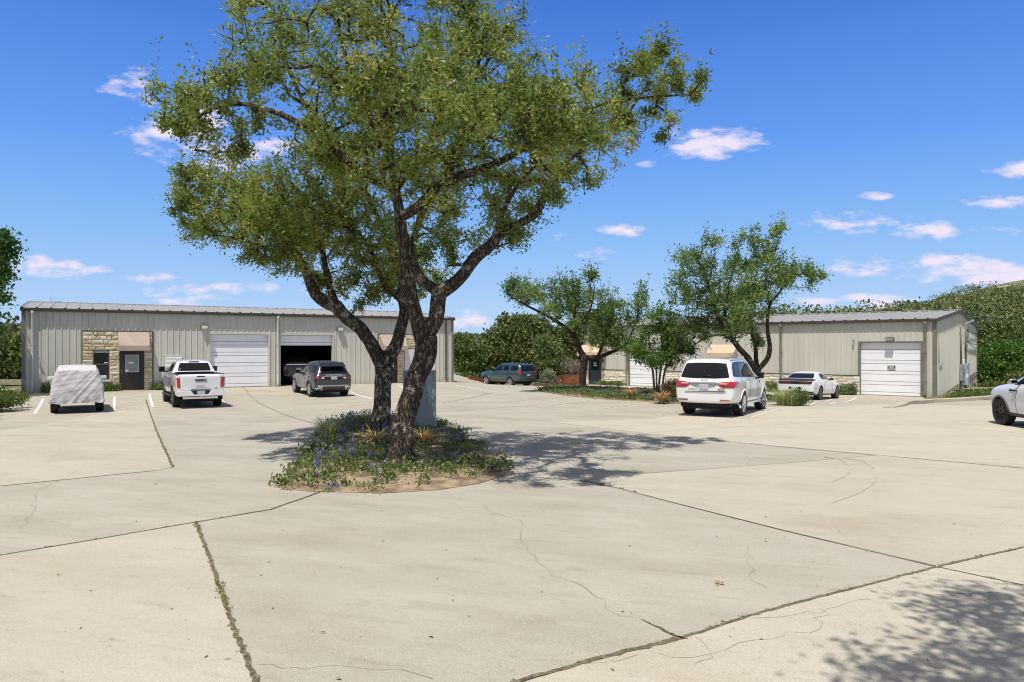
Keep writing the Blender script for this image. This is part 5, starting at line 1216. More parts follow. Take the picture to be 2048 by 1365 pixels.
# -- off-road car under a fabric cover
def covered_car():
    head = -31; a = R(head); rx, ry = gp(99, 826); hw = .90
    at = (rx + hw*math.cos(a), ry - hw*math.sin(a)); wb = 2.95
    root = empty('covered_car', (at[0], at[1], g1(*at)), -a); root.scale = (.93,.93,.97); tag(root, 'boxy car under a pale grey cloth cover at the left end of the left building', 'covered car')
    ys = np.concatenate([[-.98, -.96, -.92], np.linspace(-.85, 3.75, 90), [3.82, 3.88]]); n = 151; V = []; r_ = np.random.default_rng(4)
    top = lambda y: interp([(-1,1.62),(-.98,1.66),(-.92,1.73),(-.78,1.79),(-.66,1.82),(-.4,1.84),(1.2,1.84),(1.7,1.75),(2.2,1.30),(3.6,1.15),(3.9,.8)], y)
    def crease(a, b, c, f, sh, ph):
        u = a*math.cos(sh)+b*math.sin(sh); v = -a*math.sin(sh)+b*math.cos(sh)
        q_ = noise.noise(Vector((u*.45+ph, v*f, c*.8+ph*2))); return max(0, .32-abs(q_))
    def fold(p, q):
        x, y, z = p; ax = abs(x); zz = z-1.45
        d = .055*crease(x-.75, zz, y, 3.2, R(50), 3.1) + .040*crease(x+.7, zz, y, 3.9, R(-38), 8.7) + .03*crease(x, z-.9, y, 6.0, R(10), 5.2) + .03*crease(x-.4, z, y, 7, R(48), 1.7)
        hemf = max(0, .75-z)*.05*math.sin(x*17+2*noise.noise(Vector((x*3, y*3, 1))) + y*13)
        return d*(1 if z < 1.68 else .25) - .02 + hemf + .012*noise.noise(Vector((x*1.2, y*1.2, z*1.2)))
    for y in ys:
        t = top(y); wl = .93 if y < 3.2 else lerp(.93, .72, (y-3.2)/.7); e = min(1, max(0, (y+.985)/.08))
        for j in range(n):
            u = (j/(n-1))*2-1; s = 1 if u >= 0 else -1; q = abs(u)
            hem = .40 + .035*math.sin(y*5.1) + .05*noise.noise(Vector((u*6, y*2, 1)))
            wt = .70; zsh = min(t, 1.12)
            if q < .36: x = q/.36*wt*.92; z = t - .02*(q/.36)**2
            elif q < .44: k = (q-.36)/.08; x = lerp(wt*.92, wt, k); z = t-.02-.07*k*k
            elif q < .68: k = (q-.44)/.24; x = lerp(wt, .90, k**.9); z = lerp(t-.09, zsh-.02 if t > 1.3 else t-.2, k)
            else: k = (q-.68)/.32; x = lerp(.90, wl, min(1, k*2.2)) - .0*k; z = lerp(zsh-.02 if t > 1.3 else t-.2, hem, k); x += .02*math.sin(y*11+k*2)*k
            x *= (.97+.03*e)
            V.append([s*x, y, z])
    V = np.array(V); ny = len(ys)
    # rear curtain: fill down from the first ring
    back = []; m_ = 50
    for i in range(1, m_+1):
        k = i/m_
        for j in range(n):
            v = V[j]; hem = .40 + .05*noise.noise(Vector((v[0]*3, 0, 5))) + .02*v[0]; z0_ = v[2]
            back.append([v[0]*(1-.0*k)*(1 - k*.999 if abs(v[0]) > 9 else 1), -.98-.10*min(1,k*1.7)**.8+.05*max(0,k-.8), z0_ + (hem-z0_)*k])
    A = np.array([V[j] for j in range(n)]); 
    verts = [tuple(v) for v in V]; base = len(verts); verts += [tuple(b) for b in back]
    faces = [(i*n+j, i*n+j+1, (i+1)*n+j+1, (i+1)*n+j) for i in range(ny-1) for j in range(n-1)]
    for i in range(m_):
        for j in range(n-1):
            r0 = (j, j+1) if i == 0 else (base+(i-1)*n+j, base+(i-1)*n+j+1); faces.append((r0[0], r0[1], base+i*n+j+1, base+i*n+j))
    mb = MB(); mb.add(verts, faces, 0, True); c = mb.build('cover', mat('cover_fabric', (.55,.53,.535), .75, bump=.1, bscale=60, var=.08), root)
    bm = bmesh.new(); bm.from_mesh(c.data); bm.normal_update()
    ds = [(v, v.normal.copy(), fold(v.co, 0)) for v in bm.verts]
    for v, nn, d in ds: v.co += nn*d*(1.0 if v.co.y < -.6 else .6)
    bm.to_mesh(c.data); bm.free()
    for s in (-1, 1):
        q = MB(); q.box(s*.82, s*1.10, 1.55, 1.75, 1.18, 1.36); q.build('mirror_bulge', MATS['cover_fabric'], c, bevel=.05, subsurf=1)
        for y in (0, wb): wheel(root, s*.93, y, .41, .27, s, M_BLK, 5, True)
    ub = MB(); ub.box(-.62, .62, -.86, wb+.6, .40, .62); ub.box(-.7,.7,-.05,.05,.36,.46); ub.build('underbody', M_DARK, root)
covered_car()
# ------------------------------------------------------------------ vegetation
def leaf_cloud(name, P, L_, W_, m_, parent=None, tint=None, up=.25, droop=.0, seed=1, D=None, kinds=None):
    """many small leaf blades, one quad each; P centres, L_ length, W_ half width"""
    g = np.random.default_rng(seed); P = np.asarray(P, float); n = len(P)
    if D is None:
        D = g.normal(size=(n, 3)); D[:, 2] += up*1.5; D /= np.linalg.norm(D, axis=1)[:, None]
    S = np.cross(D, g.normal(size=(n, 3))); S /= (np.linalg.norm(S, axis=1)[:, None]+1e-9)
    l = (L_*g.uniform(.65, 1.25, n))[:, None] if np.isscalar(L_) else np.asarray(L_)[:, None]
    w = l*W_; Nn = np.cross(D, S)
    V = np.empty((n, 4, 3)); V[:, 0] = P; V[:, 1] = P+D*l*.5+S*w+Nn*w*.35; V[:, 2] = P+D*l; V[:, 3] = P+D*l*.5-S*w+Nn*w*.35
    if droop: V[:, 2, 2] -= (droop*l[:, 0])
    F_ = np.arange(4*n).reshape(n, 4)
    o = np_mesh(name, V.reshape(-1, 3), F_, m_, parent, smooth=False)
    t = np.zeros(n) if tint is None else np.asarray(tint)
    at = o.data.attributes.new('tint', 'FLOAT', 'FACE'); at.data.foreach_set('value', t.astype(np.float32))
    if kinds is not None: o.data.polygons.foreach_set('material_index', np.asarray(kinds, np.int32))
    return o

def tree(name, label, cat, base, limbs, blobs, n_tips, leaf, bark, seed=1, leaves=70, spread=.20, tipr=.006, sides=12, group=None, shoot=0.0, jitb=True, inner=.25, up=.25, clump=8, csig=.26):
    """limbs: list of (points, radii); blobs: (centre, radii, weight) crown volumes; twigs are grown from the limbs out to
    points scattered through the crown, each ending in a spray of leaves. leaf = (length, half width, material)"""
    g = np.random.default_rng(seed); rr = random.Random(seed); base = Vector(base)
    root = empty(name, base); tag(root, label, cat, group)
    mb = MB(); nodes = []; parent = []; rad0 = []
    def jf(p, a, i):
        return 1 + .16*noise.noise(Vector((p.x*3+math.cos(a)*1.2, p.y*3+math.sin(a)*1.2, p.z*2.2))) + .07*noise.noise(Vector((p.x*9+math.cos(a)*3, p.y*9+math.sin(a)*3, p.z*5)))
    for li, (pts, rad) in enumerate(limbs):
        P = [Vector(p)-base for p in pts]; Q = []; RR = []
        for i in range(len(P)-1):
            p0 = P[max(i-1, 0)]; p1 = P[i]; p2 = P[i+1]; p3 = P[min(i+2, len(P)-1)]
            k = max(2, int((p2-p1).length/.14)) if sides > 9 else max(2, int((p2-p1).length/.25))
            for j in range(k):
                t = j/k; q = .5*((2*p1)+(p2-p0)*t+(2*p0-5*p1+4*p2-p3)*t*t+(3*p1-p0-3*p2+p3)*t**3)
                Q.append(q); RR.append(lerp(rad[i], rad[i+1], t))
        Q.append(P[-1]); RR.append(rad[-1])
        if jitb: Q = [q + Vector((noise.noise(q*1.9+Vector((li*7,0,0))), noise.noise(q*1.9+Vector((0,9,li))), 0))*RR[i]*.35 for i, q in enumerate(Q)]
        mb.tube(Q, RR, sides if RR[0] > .06 else 8, jit=jf if jitb else None)
        st = 3
        for i in range(0, len(Q), st):
            if RR[i] < .22 and (Q[i]).z > .9: nodes.append(Q[i]); parent.append(-1); rad0.append(RR[i])
        nodes.append(Q[-1]); parent.append(-1); rad0.append(RR[-1])
    # crown points: many small tufts gathered in clumps
    wsum = sum(b[2] for b in blobs); tips = []; tint = []
    for c, r_, w in blobs:
        c = Vector(c)-base; k = max(3, int(n_tips*w/wsum)); nc = max(2, k//clump)
        cc = []
        for _ in range(nc):
            v = Vector(g.normal(size=3)); v.normalize(); v *= g.uniform(inner, 1)**.5; cc.append((Vector((c.x+v.x*r_[0], c.y+v.y*r_[1], c.z+v.z*r_[2])), g.uniform(0, 1)))
        for i in range(k):
            q, t = cc[i % nc]; s = csig*min(1.0, min(r_)/.8)
            p = q + Vector(g.normal(size=3)*s); p.z += abs(g.normal())*.05
            if p.z < .8: continue
            tips.append(p); tint.append(t)
    NP = np.array([tuple(n_) for n_ in nodes]); TP = np.array([tuple(t) for t in tips])
    d0 = np.array([np.min(np.linalg.norm(NP-t, axis=1)) for t in TP]); order = np.argsort(d0)
    cap = len(NP)+len(TP)*14; A = np.zeros((cap, 3)); A[:len(NP)] = NP; m = len(NP); par = parent + [0]*(cap-m); cnt = np.zeros(cap, int); paths = []
    for ti in order:
        t = TP[ti]; dv = A[:m]-t; dd = np.sqrt((dv**2).sum(1)) + .35*np.maximum(0, dv[:, 2]); k = int(np.argmin(dd)); a = Vector(A[k]); b = Vector(t); L_ = (b-a).length
        n_ = max(2, int(L_/.28)); ctrl = a.lerp(b, .5) + Vector((0,0,1))*L_*g.uniform(-.02, .16) + Vector(g.normal(size=3))*L_*.07
        prev = k; ids = [k]
        for j in range(1, n_+1):
            s = j/n_; q = a.lerp(ctrl, s).lerp(ctrl.lerp(b, s), s)
            if m >= cap: break
            A[m] = q; par[m] = prev; prev = m; ids.append(m); m += 1
        x = prev
        while x != -1 and x >= 0:
            cnt[x] += 1; x = par[x] if x >= len(NP) else -1
        paths.append((ids, ti))
    for ids, ti in paths:
        pr = [Vector(A[i]) for i in ids]
        rr_ = [min(.09, tipr*max(1, cnt[i])**.48) for i in ids]; rr_[0] = min(rr_[0], rr_[1]*1.25) if len(rr_) > 1 else rr_[0]; rr_[-1] = tipr*.6
        mb.tube(pr, rr_, 5 if max(rr_) > .015 else 3, cap=False)
    trunk = mb.build('trunk', bark, root)
    # leaves in sprays at the tips and along the last stretch of each twig
    C = []; T = []; 
    for ids, ti in paths:
        e = Vector(A[ids[-1]]); b = Vector(A[ids[max(0, len(ids)-3)]]); n_ = int(leaves*g.uniform(.55, 1.35))
        s = g.uniform(0, 1, n_)**.6; q = np.outer(1-s, np.array(b)) + np.outer(s, np.array(e)); sg = spread*(.55+.6*s)[:, None]
        q = q + g.normal(size=(n_, 3))*sg*np.array([1, 1, .8]); C.append(q); T.append(np.full(n_, tint[ti]))
        if shoot and g.uniform() < shoot:      # an upright shoot breaking the outline
            k = int(leaves*.45); h = g.uniform(.25, .75); s = g.uniform(0, 1, k); lean = g.normal(size=2)*.18
            q = np.stack([e.x+s*lean[0]*h+g.normal(size=k)*.04, e.y+s*lean[1]*h+g.normal(size=k)*.04, e.z+s*h], 1); C.append(q); T.append(np.full(k, tint[ti]))
    C = np.concatenate(C); T = np.concatenate(T)
    leaf_cloud('crown', C, leaf[0], leaf[1], leaf[2], root, T, up=up, seed=seed+5)
    return root

def BL(px, py, rx, ry, Y, ry_d=None, w=None):
    """crown volume given where the photograph shows it, at depth Y"""
    s = Y/F; d = ry_d if ry_d else max(rx, ry)*s*.8
    return (tuple(pt(px, py, Y)), (rx*s, d, ry*s), w*7 if w else (rx*ry)**.5*max(rx, ry)**.5)
def LB(pts, rad): return ([tuple(pt(*p)) for p in pts], rad)

# -- the big live oak in the island (near stem leaning right)
bx, by = gp(800, 938)
A_l = [LB([(797,948,13.0),(798,925,13.05),(805,880,13.15),(815,820,13.3),(832,755,13.4),(848,705,13.5),(852,672,13.55)], [.34,.25,.205,.20,.195,.205,.195]),
  LB([(850,685,13.55),(836,645,13.5),(824,608,13.45),(817,570,13.4),(809,520,13.35),(806,475,13.3),(802,440,13.3)], [.18,.14,.13,.155,.115,.11,.105]),
  LB([(802,440,13.3),(790,385,13.2),(783,320,13.1),(776,256,13.0),(770,190,12.9),(780,110,12.8),(775,40,12.8)], [.105,.09,.075,.07,.055,.04,.02]),
  LB([(788,378,13.2),(740,357,13.0),(688,316,12.8),(622,264,12.6),(556,227,12.5),(465,207,12.4),(400,232,12.3),(345,250,12.3)], [.08,.08,.075,.06,.05,.035,.02,.01]),
  LB([(688,316,12.8),(650,270,13.6),(600,190,14.4),(565,100,15.0),(550,40,15.3)], [.05,.05,.04,.03,.015]),
  LB([(783,320,13.1),(740,240,12.2),(700,150,11.7),(680,60,11.5)], [.055,.05,.04,.02]),
  LB([(806,432,13.3),(835,415,13.3),(865,385,13.2),(902,361,13.2),(955,341,13.3),(996,325,13.5),(1060,290,13.8),(1120,240,14.0),(1200,210,14.1),(1300,195,14.1),(1380,190,14.1)], [.10,.095,.09,.09,.075,.065,.055,.045,.035,.025,.01]),
  LB([(902,361,13.2),(902,320,13.0),(925,250,12.8),(950,150,12.6),(970,80,12.5)], [.07,.06,.045,.035,.02]),
  LB([(790,385,13.2),(826,322,13.6),(850,314,13.8),(872,256,14.1),(880,180,14.5),(870,80,14.8)], [.075,.07,.06,.05,.04,.02]),
  LB([(852,672,13.55),(872,640,13.6),(874,605,13.65),(880,585,13.7),(904,570,13.75),(929,545,13.8),(951,514,13.9),(985,488,14.0),(1008,464,14.1),(1054,440,14.3),(1078,418,14.4),(1098,375,14.6),(1140,320,14.8),(1190,280,14.9)], [.18,.145,.14,.145,.125,.12,.12,.11,.10,.085,.075,.06,.045,.02]),
  LB([(880,590,13.7),(858,572,14.2),(838,548,14.7),(825,500,15.2),(840,440,15.7),(880,380,16.0)], [.13,.11,.09,.08,.06,.03]),
  LB([(985,488,14.0),(1000,440,13.4),(1030,380,12.9),(1080,320,12.6)], [.06,.05,.04,.02])]
A_b = [BL(790,115,215,95,13.3,3.2), BL(640,190,130,90,13.0,3.0), BL(440,225,95,60,12.4,1.3,95), BL(375,200,45,32,12.4,.8,45), BL(355,255,40,18,12.3,.5,25), BL(545,60,60,50,14.4,1.5), BL(540,160,60,45,13.4,1.4), BL(990,160,90,75,13.0,2.6), BL(960,70,70,42,12.8,1.6),
  BL(1000,285,160,90,13.7,3.2), BL(1180,240,110,75,14.1,2.4), BL(1300,180,75,42,14.1,1.6,70), BL(1375,182,42,20,14.1,.7,32), BL(1330,255,22,20,14.1,.5,12), BL(1310,140,45,28,14.1,.9,40), BL(1150,320,75,52,14.4,1.7), BL(1250,270,55,25,14.1,.9,30), BL(880,270,130,90,13.4,3.0), BL(820,350,95,60,13.2,2.6),
  BL(1060,390,70,50,14.4,1.8), BL(930,430,90,60,14.6,2.2), BL(1000,470,50,30,14.2,1.0), BL(800,22,150,32,13.2,2.0), BL(880,510,45,35,14.6,1.0,30), BL(1010,60,30,15,12.6,.4,10), BL(700,300,100,50,13.0,2.2), BL(455,290,32,22,12.4,.5,18), BL(1010,230,140,60,9.9,1.1), BL(1110,280,80,40,10.6,.9), BL(820,170,120,60,10.6,1.0)]
tree('live_oak', 'big leaning live oak nearest us in the round planting island', 'tree', (bx, by, g1(bx, by)-.05), A_l, A_b, 3000, (.085, .21, L_OAK), B_OAK, seed=11, leaves=32, spread=.082, sides=20, shoot=.3, clump=9, csig=.23)
# -- the second oak behind it, spreading to the left
bx, by = gp(758, 866)
B_l = [LB([(757,872,17.0),(757,850,17.0),(762,810,17.0),(767,770,17.0),(770,735,17.0)], [.31,.225,.205,.20,.21]),
  LB([(770,740,17.0),(750,707,16.9),(740,683,16.8),(722,658,16.7),(695,637,16.6),(672,614,16.5),(650,604,16.4),(632,590,16.4),(620,560,16.4),(600,520,16.3),(570,480,16.2),(520,440,16.1),(450,410,16.0),(390,400,16.0)], [.19,.16,.15,.15,.145,.16,.15,.13,.11,.09,.07,.055,.035,.015]),
  LB([(672,614,16.5),(662,582,16.7),(652,540,17.0),(640,480,17.4),(600,400,17.8),(560,340,18.0)], [.11,.08,.07,.06,.04,.02]),
  LB([(770,735,17.0),(785,700,17.0),(800,665,17.0),(808,630,17.0),(803,595,17.1),(795,540,17.2),(770,470,17.3),(740,400,17.4),(700,340,17.5)], [.185,.155,.14,.125,.12,.09,.07,.05,.02]),
  LB([(802,600,17.1),(778,578,17.0),(764,558,16.9),(750,520,16.7),(720,470,16.4),(680,430,16.2)], [.09,.08,.065,.05,.04,.02]),
  LB([(600,520,16.3),(540,500,15.8),(480,480,15.4),(430,470,15.2)], [.05,.04,.03,.01])]
B_b = [BL(590,410,150,85,16.6,2.8), BL(455,400,80,60,16.1,1.9), BL(395,360,35,22,16.0,.7,24), BL(385,430,35,45,16.0,.9,30), BL(420,475,40,22,15.8,.8,20), BL(540,480,70,55,16.0,1.8), BL(640,490,90,60,16.6,2.2), BL(735,470,80,80,17.2,2.4), BL(700,360,100,70,17.2,2.4),
  BL(740,575,55,28,16.8,.9,40), BL(800,520,60,50,17.4,1.4), BL(640,560,30,25,16.5,.6,16), BL(520,520,18,20,15.8,.4,8), BL(850,560,40,35,17.5,1.0,22), BL(725,620,10,28,16.8,.25,5)]
tree('live_oak', 'second live oak behind the leaning oak in the island, spreading to the left', 'tree', (bx, by, g1(bx, by)-.05), B_l, B_b, 1950, (.085, .21, L_OAK), B_OAK, seed=23, leaves=32, spread=.088, sides=18, shoot=.3, clump=9, csig=.25)

# -- three trees of the strip in front of the right building
def stem(px0, py0, Y, pts, r): return LB([(px0, py0, Y)]+[(a, b, Y+c) for a, b, c in pts], r)
Y = 36.9; bx, by = (1166-CX)/F*Y, Y
C_l = [stem(1166,792,Y,[(1165,770,0),(1166,740,0),(1168,718,0),(1160,700,0),(1146,672,0),(1126,652,-.3),(1090,630,-.6),(1050,610,-1),(1020,592,-1.2)], [.24,.19,.18,.19,.15,.13,.10,.07,.05,.02]),
  stem(1150,678,Y,[(1148,650,.2),(1150,600,.5),(1140,570,.6)], [.10,.08,.05,.02]), stem(1146,672,Y,[(1160,645,-.4),(1180,620,-.8),(1190,570,-1)], [.10,.08,.06,.02]),
  stem(1170,716,Y,[(1195,715,.2),(1220,706,.4),(1250,690,.6),(1270,650,.7),(1278,610,.8)], [.14,.12,.09,.07,.04,.02]), stem(1195,715,Y,[(1205,690,.8),(1215,650,1.2)], [.09,.07,.03])]
C_b = [BL(1075,590,55,28,Y-.8,1.2), BL(1030,580,28,18,Y-1,.6,14), BL(1140,590,50,35,Y,1.3), BL(1180,620,60,45,Y,1.5), BL(1230,650,45,42,Y+.4,1.4), BL(1260,610,26,35,Y+.6,.9), BL(1195,665,50,28,Y,1.2), BL(1240,695,38,20,Y+.3,.9), BL(1185,560,14,16,Y-.5,.4,10), BL(1110,620,40,20,Y-.4,.9,24)]
tree('oak_tree', 'young oak leaning left before the blue door of the right building', 'tree', (bx, by, g1(bx, by)-.05), C_l, C_b, 680, (.13, .26, L_OAK2), B_OAK2, seed=31, leaves=26, spread=.15, clump=7, tipr=.009, sides=10, group='trees of the planted strip', shoot=.5)
Y = 31.8; bx, by = (1512-CX)/F*Y, Y
D_l = [stem(1516,812,Y,[(1514,780,0),(1514,750,0),(1514,735,0)], [.24,.18,.17,.18]),
  stem(1514,742,Y,[(1490,710,0),(1462,675,0),(1440,640,-.2),(1425,600,-.5),(1410,550,-.8),(1390,510,-1)], [.15,.125,.115,.09,.07,.045,.02]), stem(1462,675,Y,[(1450,630,.4),(1455,580,.8),(1470,530,1),(1480,480,1)], [.08,.07,.05,.035,.01]),
  stem(1470,684,Y,[(1440,670,.3),(1405,680,.5),(1375,700,.6)], [.06,.05,.04,.015]),
  stem(1514,742,Y,[(1512,705,.2),(1505,670,.4),(1500,620,.6),(1510,560,.7),(1530,500,.7)], [.11,.09,.08,.06,.04,.015]),
  stem(1514,742,Y,[(1535,718,-.1),(1539,695,-.2),(1535,650,-.3),(1540,610,-.4),(1555,590,-.5),(1580,560,-.6),(1620,540,-.6)], [.12,.11,.10,.075,.06,.05,.035,.015]), stem(1540,610,Y,[(1530,570,-.8),(1545,520,-1),(1560,470,-1.1)], [.05,.04,.03,.01])]
D_b = [BL(1385,530,45,38,Y-.6,1.2), BL(1400,590,55,50,Y,1.6), BL(1470,560,60,50,Y,1.7), BL(1450,640,60,45,Y,1.5), BL(1395,660,50,30,Y+.4,1.1), BL(1520,560,55,50,Y,1.6), BL(1530,500,40,30,Y,1.1), BL(1585,555,42,26,Y-.5,1.0), BL(1630,555,26,14,Y-.6,.6,14), BL(1490,610,60,40,Y,1.4), BL(1425,500,25,22,Y-.6,.7,14), BL(1560,470,10,22,Y-1,.3,7), BL(1475,480,10,18,Y,.3,7), BL(1505,680,22,18,Y+.3,.5,10), BL(1480,650,30,25,Y+.2,.7,14), BL(1350,700,22,10,Y+.5,.4,7)]
tree('oak_tree', 'larger forked oak behind the white SUV with the chrome tail bar', 'tree', (bx, by, g1(bx, by)-.05), D_l, D_b, 950, (.12, .26, L_OAK2), B_OAK2, seed=37, leaves=26, spread=.135, clump=7, tipr=.009, sides=10, group='trees of the planted strip', shoot=.5)
Y = 33.6; bx, by = (1318-CX)/F*Y, Y
E_l = [stem(1312,802,Y,[(1308,770,0),(1304,735,0),(1290,705,0),(1275,680,0)], [.06,.055,.05,.04,.015]), stem(1318,802,Y,[(1318,770,.1),(1322,735,.1),(1325,700,.2),(1320,650,.2)], [.065,.055,.05,.04,.015]),
  stem(1322,802,Y,[(1326,770,-.1),(1330,740,-.1),(1350,712,-.2),(1372,690,-.3)], [.06,.05,.05,.04,.015]), stem(1316,802,Y,[(1313,765,.2),(1312,735,.3),(1300,690,.5)], [.05,.045,.04,.015])]
E_b = [BL(1320,690,48,40,Y,1.2), BL(1300,720,35,18,Y,.8), BL(1355,700,35,30,Y,.9), BL(1318,645,36,24,Y,.9), BL(1275,695,22,18,Y,.6,14), BL(1345,660,30,22,Y,.7), BL(1380,690,16,22,Y,.5,12)]
tree('crape_myrtle', 'small many-stemmed bright green tree between two yellow plants', 'tree', (bx, by, g1(bx, by)-.03), E_l, E_b, 420, (.11, .28, L_MYRT), B_SMALL, seed=41, leaves=28, spread=.13, tipr=.006, sides=8, group='trees of the planted strip', jitb=False)
# -- tree whose boughs only just enter at the left edge
Y = 33.0; bx, by = -27.0, 33.6
F_l = [([(bx,by,-.6),(bx,by,1.5),(-26.4,33.4,3.2),(-25.4,33.2,5.0)], [.2,.16,.14,.06]), ([(-26.4,33.4,3.2),(-24.6,33,4.4),(-23.6,33,5.4)], [.08,.05,.02]), ([(-26.4,33.4,3.2),(-25,33,3.0),(-23.9,33,2.9)], [.05,.03,.01])]
F_b = [BL(-60,530,60,70,Y,1.5,60), BL(0,500,22,26,Y,.7,20), BL(2,545,26,26,Y,.7,20), BL(-60,640,50,30,Y,1.0,20), BL(-2,600,8,12,Y,.3,3), BL(-8,665,20,8,Y,.3,3)]
tree('oak_tree', 'tree reaching into the photo from the left edge above the left building', 'tree', (bx, by, g1(bx, by)-.5), F_l, F_b, 300, (.20, .30, L_MYRT), B_OAK2, seed=43, leaves=26, spread=.2, sides=10)
# -- tree beyond the right edge that throws the dappled shade in the near corner
Y = 4.0; bx, by = 7.2, 2.6
G_l = [([(bx,by,-.1),(bx-.1,by,2.0),(6.6,2.8,4.0),(5.6,3.0,5.6),(4.2,3.0,6.6),(2.8,3.0,7.0)], [.26,.2,.18,.14,.08,.03]), ([(5.6,3.0,5.6),(4.8,2.4,6.4),(4.0,1.8,7.0)], [.1,.06,.02]), ([(6.6,2.8,4.0),(6.2,3.8,6.0),(5.6,4.2,7.4)], [.12,.08,.03])]
tree('live_oak', 'tree outside the right edge whose shade falls in the near corner', 'tree', (bx, by, 0), G_l, [((2.9,2.5,7.2),(1.5,.75,.45),20), ((4.8,3.0,7.2),(1.4,1.2,.6),26), ((4.3,1.7,7.3),(1.6,.6,.5),18), ((1.6,2.0,7.0),(.6,.4,.3),6), ((6.4,3.0,7.4),(1.4,1.6,.8),24)], 300, (.10, .26, L_OAK), B_OAK2, seed=47, leaves=52, spread=.21, sides=10)

# -- bushy crowns built of leaf clumps (junipers and shrubs)
def bush(name, label, cat, base, blobs, n_clump, per, leaf, bark, seed, group=None, spread=.3, up=.5, trunk=True, flat=.7, stems=7):
    g = np.random.default_rng(seed); base = Vector(base); root = empty(name, base); tag(root, label, cat, group)
    ws = sum(b[2] for b in blobs); C = []; T = []; mb = MB()
    for c, r_, w in blobs:
        c = np.array(c)-np.array(base); k = max(2, int(n_clump*w/ws))
        v = g.normal(size=(k, 3)); v /= np.linalg.norm(v, axis=1)[:, None]; v *= g.uniform(.35, 1, (k, 1))**.45; q = c + v*np.array(r_)
        t = g.uniform(0, 1, k)
        for i in range(k):
            n_ = int(per*g.uniform(.6, 1.4)); C.append(q[i] + g.normal(size=(n_, 3))*spread*np.array([1, 1, flat])*g.uniform(.6, 1.2)); T.append(np.full(n_, t[i]))
        if trunk:
            for i in range(0, k, max(1, k//stems)): 
                e = Vector(q[i]); mid = e*.5 + Vector((0, 0, -e.z*.08)); mb.tube([(0,0,-.1), mid*.5, mid, e], [.10, .07, .05, .015], 6)
    C = np.concatenate(C); T = np.concatenate(T); k = C[:, 2] > -.02; C, T = C[k], T[k]
    if trunk: mb.build('trunk', bark, root)
    leaf_cloud('crown', C, leaf[0], leaf[1], leaf[2], root, T, up=up, seed=seed)
    return root
def bz(px, Y, dz=-.05): x = (px-CX)/F*Y; return (x, Y, float(terrain(np.array([x]), np.array([Y]))[0])+dz)
JG = 'junipers and shrubs beyond the far end of the lot'
bush('juniper_tree', 'wide dark juniper with a rounded top behind the blue grey SUV', 'tree', bz(1040,68), [BL(1040,690,75,35,68,3.2), BL(1015,672,38,25,68,2), BL(1060,660,40,24,68,2.2), BL(1085,690,32,22,68,1.8), BL(1000,710,40,30,67,2), BL(1050,725,85,40,67,3.5), BL(1105,670,16,12,68,.8,10), BL(1025,645,24,10,68,1,12)], 950, 34, (.34,.28,L_JUN), B_SMALL, 51, JG, .34)
bush('juniper_tree', 'bright green conical juniper against the right end of the left building', 'tree', bz(948,66), [BL(942,735,30,42,66,1.7), BL(930,705,22,22,66,1.2), BL(965,745,30,28,66,1.4), BL(935,765,26,16,62,1.0)], 420, 34, (.26,.26,L_JUNB), B_SMALL, 52, JG, .26)
bush('juniper_tree', 'small dark tree top showing just right of the left building', 'tree', bz(925,74), [BL(922,685,24,14,74,1.4), BL(915,705,26,22,74,1.5)], 160, 30, (.32,.28,L_JUN), B_SMALL, 53, JG, .3)
bush('juniper_tree', 'tall dark juniper behind the young leaning oak', 'tree', bz(1160,66), [BL(1155,690,35,50,66,2.2), BL(1175,655,22,24,66,1.4), BL(1140,735,32,32,66,1.8), BL(1185,720,25,45,66,1.6)], 620, 32, (.32,.28,L_JUN), B_SMALL, 54, JG, .32)
bush('leafy_shrub', 'yellow green feathery shrub between the two dark junipers', 'shrub', bz(1105,63), [BL(1100,720,26,34,63,1.6), BL(1120,740,24,24,63,1.3), BL(1090,690,16,16,63,.9,12)], 330, 34, (.24,.24,L_SHRUB), B_SMALL, 55, JG, .28)
bush('sage_shrub', 'pale sage shrub at the tail of the blue grey SUV', 'shrub', bz(1094,57.5), [BL(1096,758,14,18,57.5,.7), BL(1088,770,16,9,57.5,.6), BL(1104,768,10,12,57.5,.5)], 150, 34, (.14,.25,L_SAGE), B_SMALL, 56, JG, .15)
bush('sage_shrub', 'bare greyish twiggy shrub above the rusted planter', 'shrub', bz(1140,62.5), [BL(1138,742,26,15,62.5,1.1), BL(1150,750,20,14,62.5,.8)], 170, 34, (.30,.07,L_TWIG), B_SMALL, 57, JG, .26)
RG = 'trees beyond the right building'
bush('leafy_tree', 'bright green tree hugging the far corner of the right building', 'tree', bz(1990,58), [BL(1995,730,35,45,58,2.2), BL(2030,715,40,30,58,2), BL(1975,760,20,28,58,1.2), BL(2035,765,35,25,58,1.8)], 620, 34, (.26,.3,L_MYRT), B_SMALL, 61, RG, .3)
bush('juniper_tree', 'olive twiggy tree rising behind the gable of the right building', 'tree', bz(1985,70), [BL(1975,690,28,28,70,2.0), BL(2020,690,32,24,70,2.0), BL(1995,665,26,16,70,1.8), BL(1962,705,12,34,70,1.2), BL(2085,690,45,40,70,2.4)], 640, 32, (.34,.26,L_JUN), B_SMALL, 62, RG, .36)
bush('leafy_shrub', 'dark shrub in shade below the bright tree by the white crossover', 'shrub', bz(1985,50), [BL(1975,785,25,14,50,1), BL(2010,782,30,16,50,1.2), BL(2060,770,40,25,50,1.4)], 260, 30, (.22,.28,L_JUN), B_SMALL, 63, RG, .24)
bush('juniper_tree', 'bright olive tree further up the slope at the right edge', 'tree', bz(2040,88), [BL(2040,655,38,16,88,2.4), BL(2110,640,50,30,88,3)], 260, 32, (.42,.28,L_JUNB), B_SMALL, 64, RG, .45)
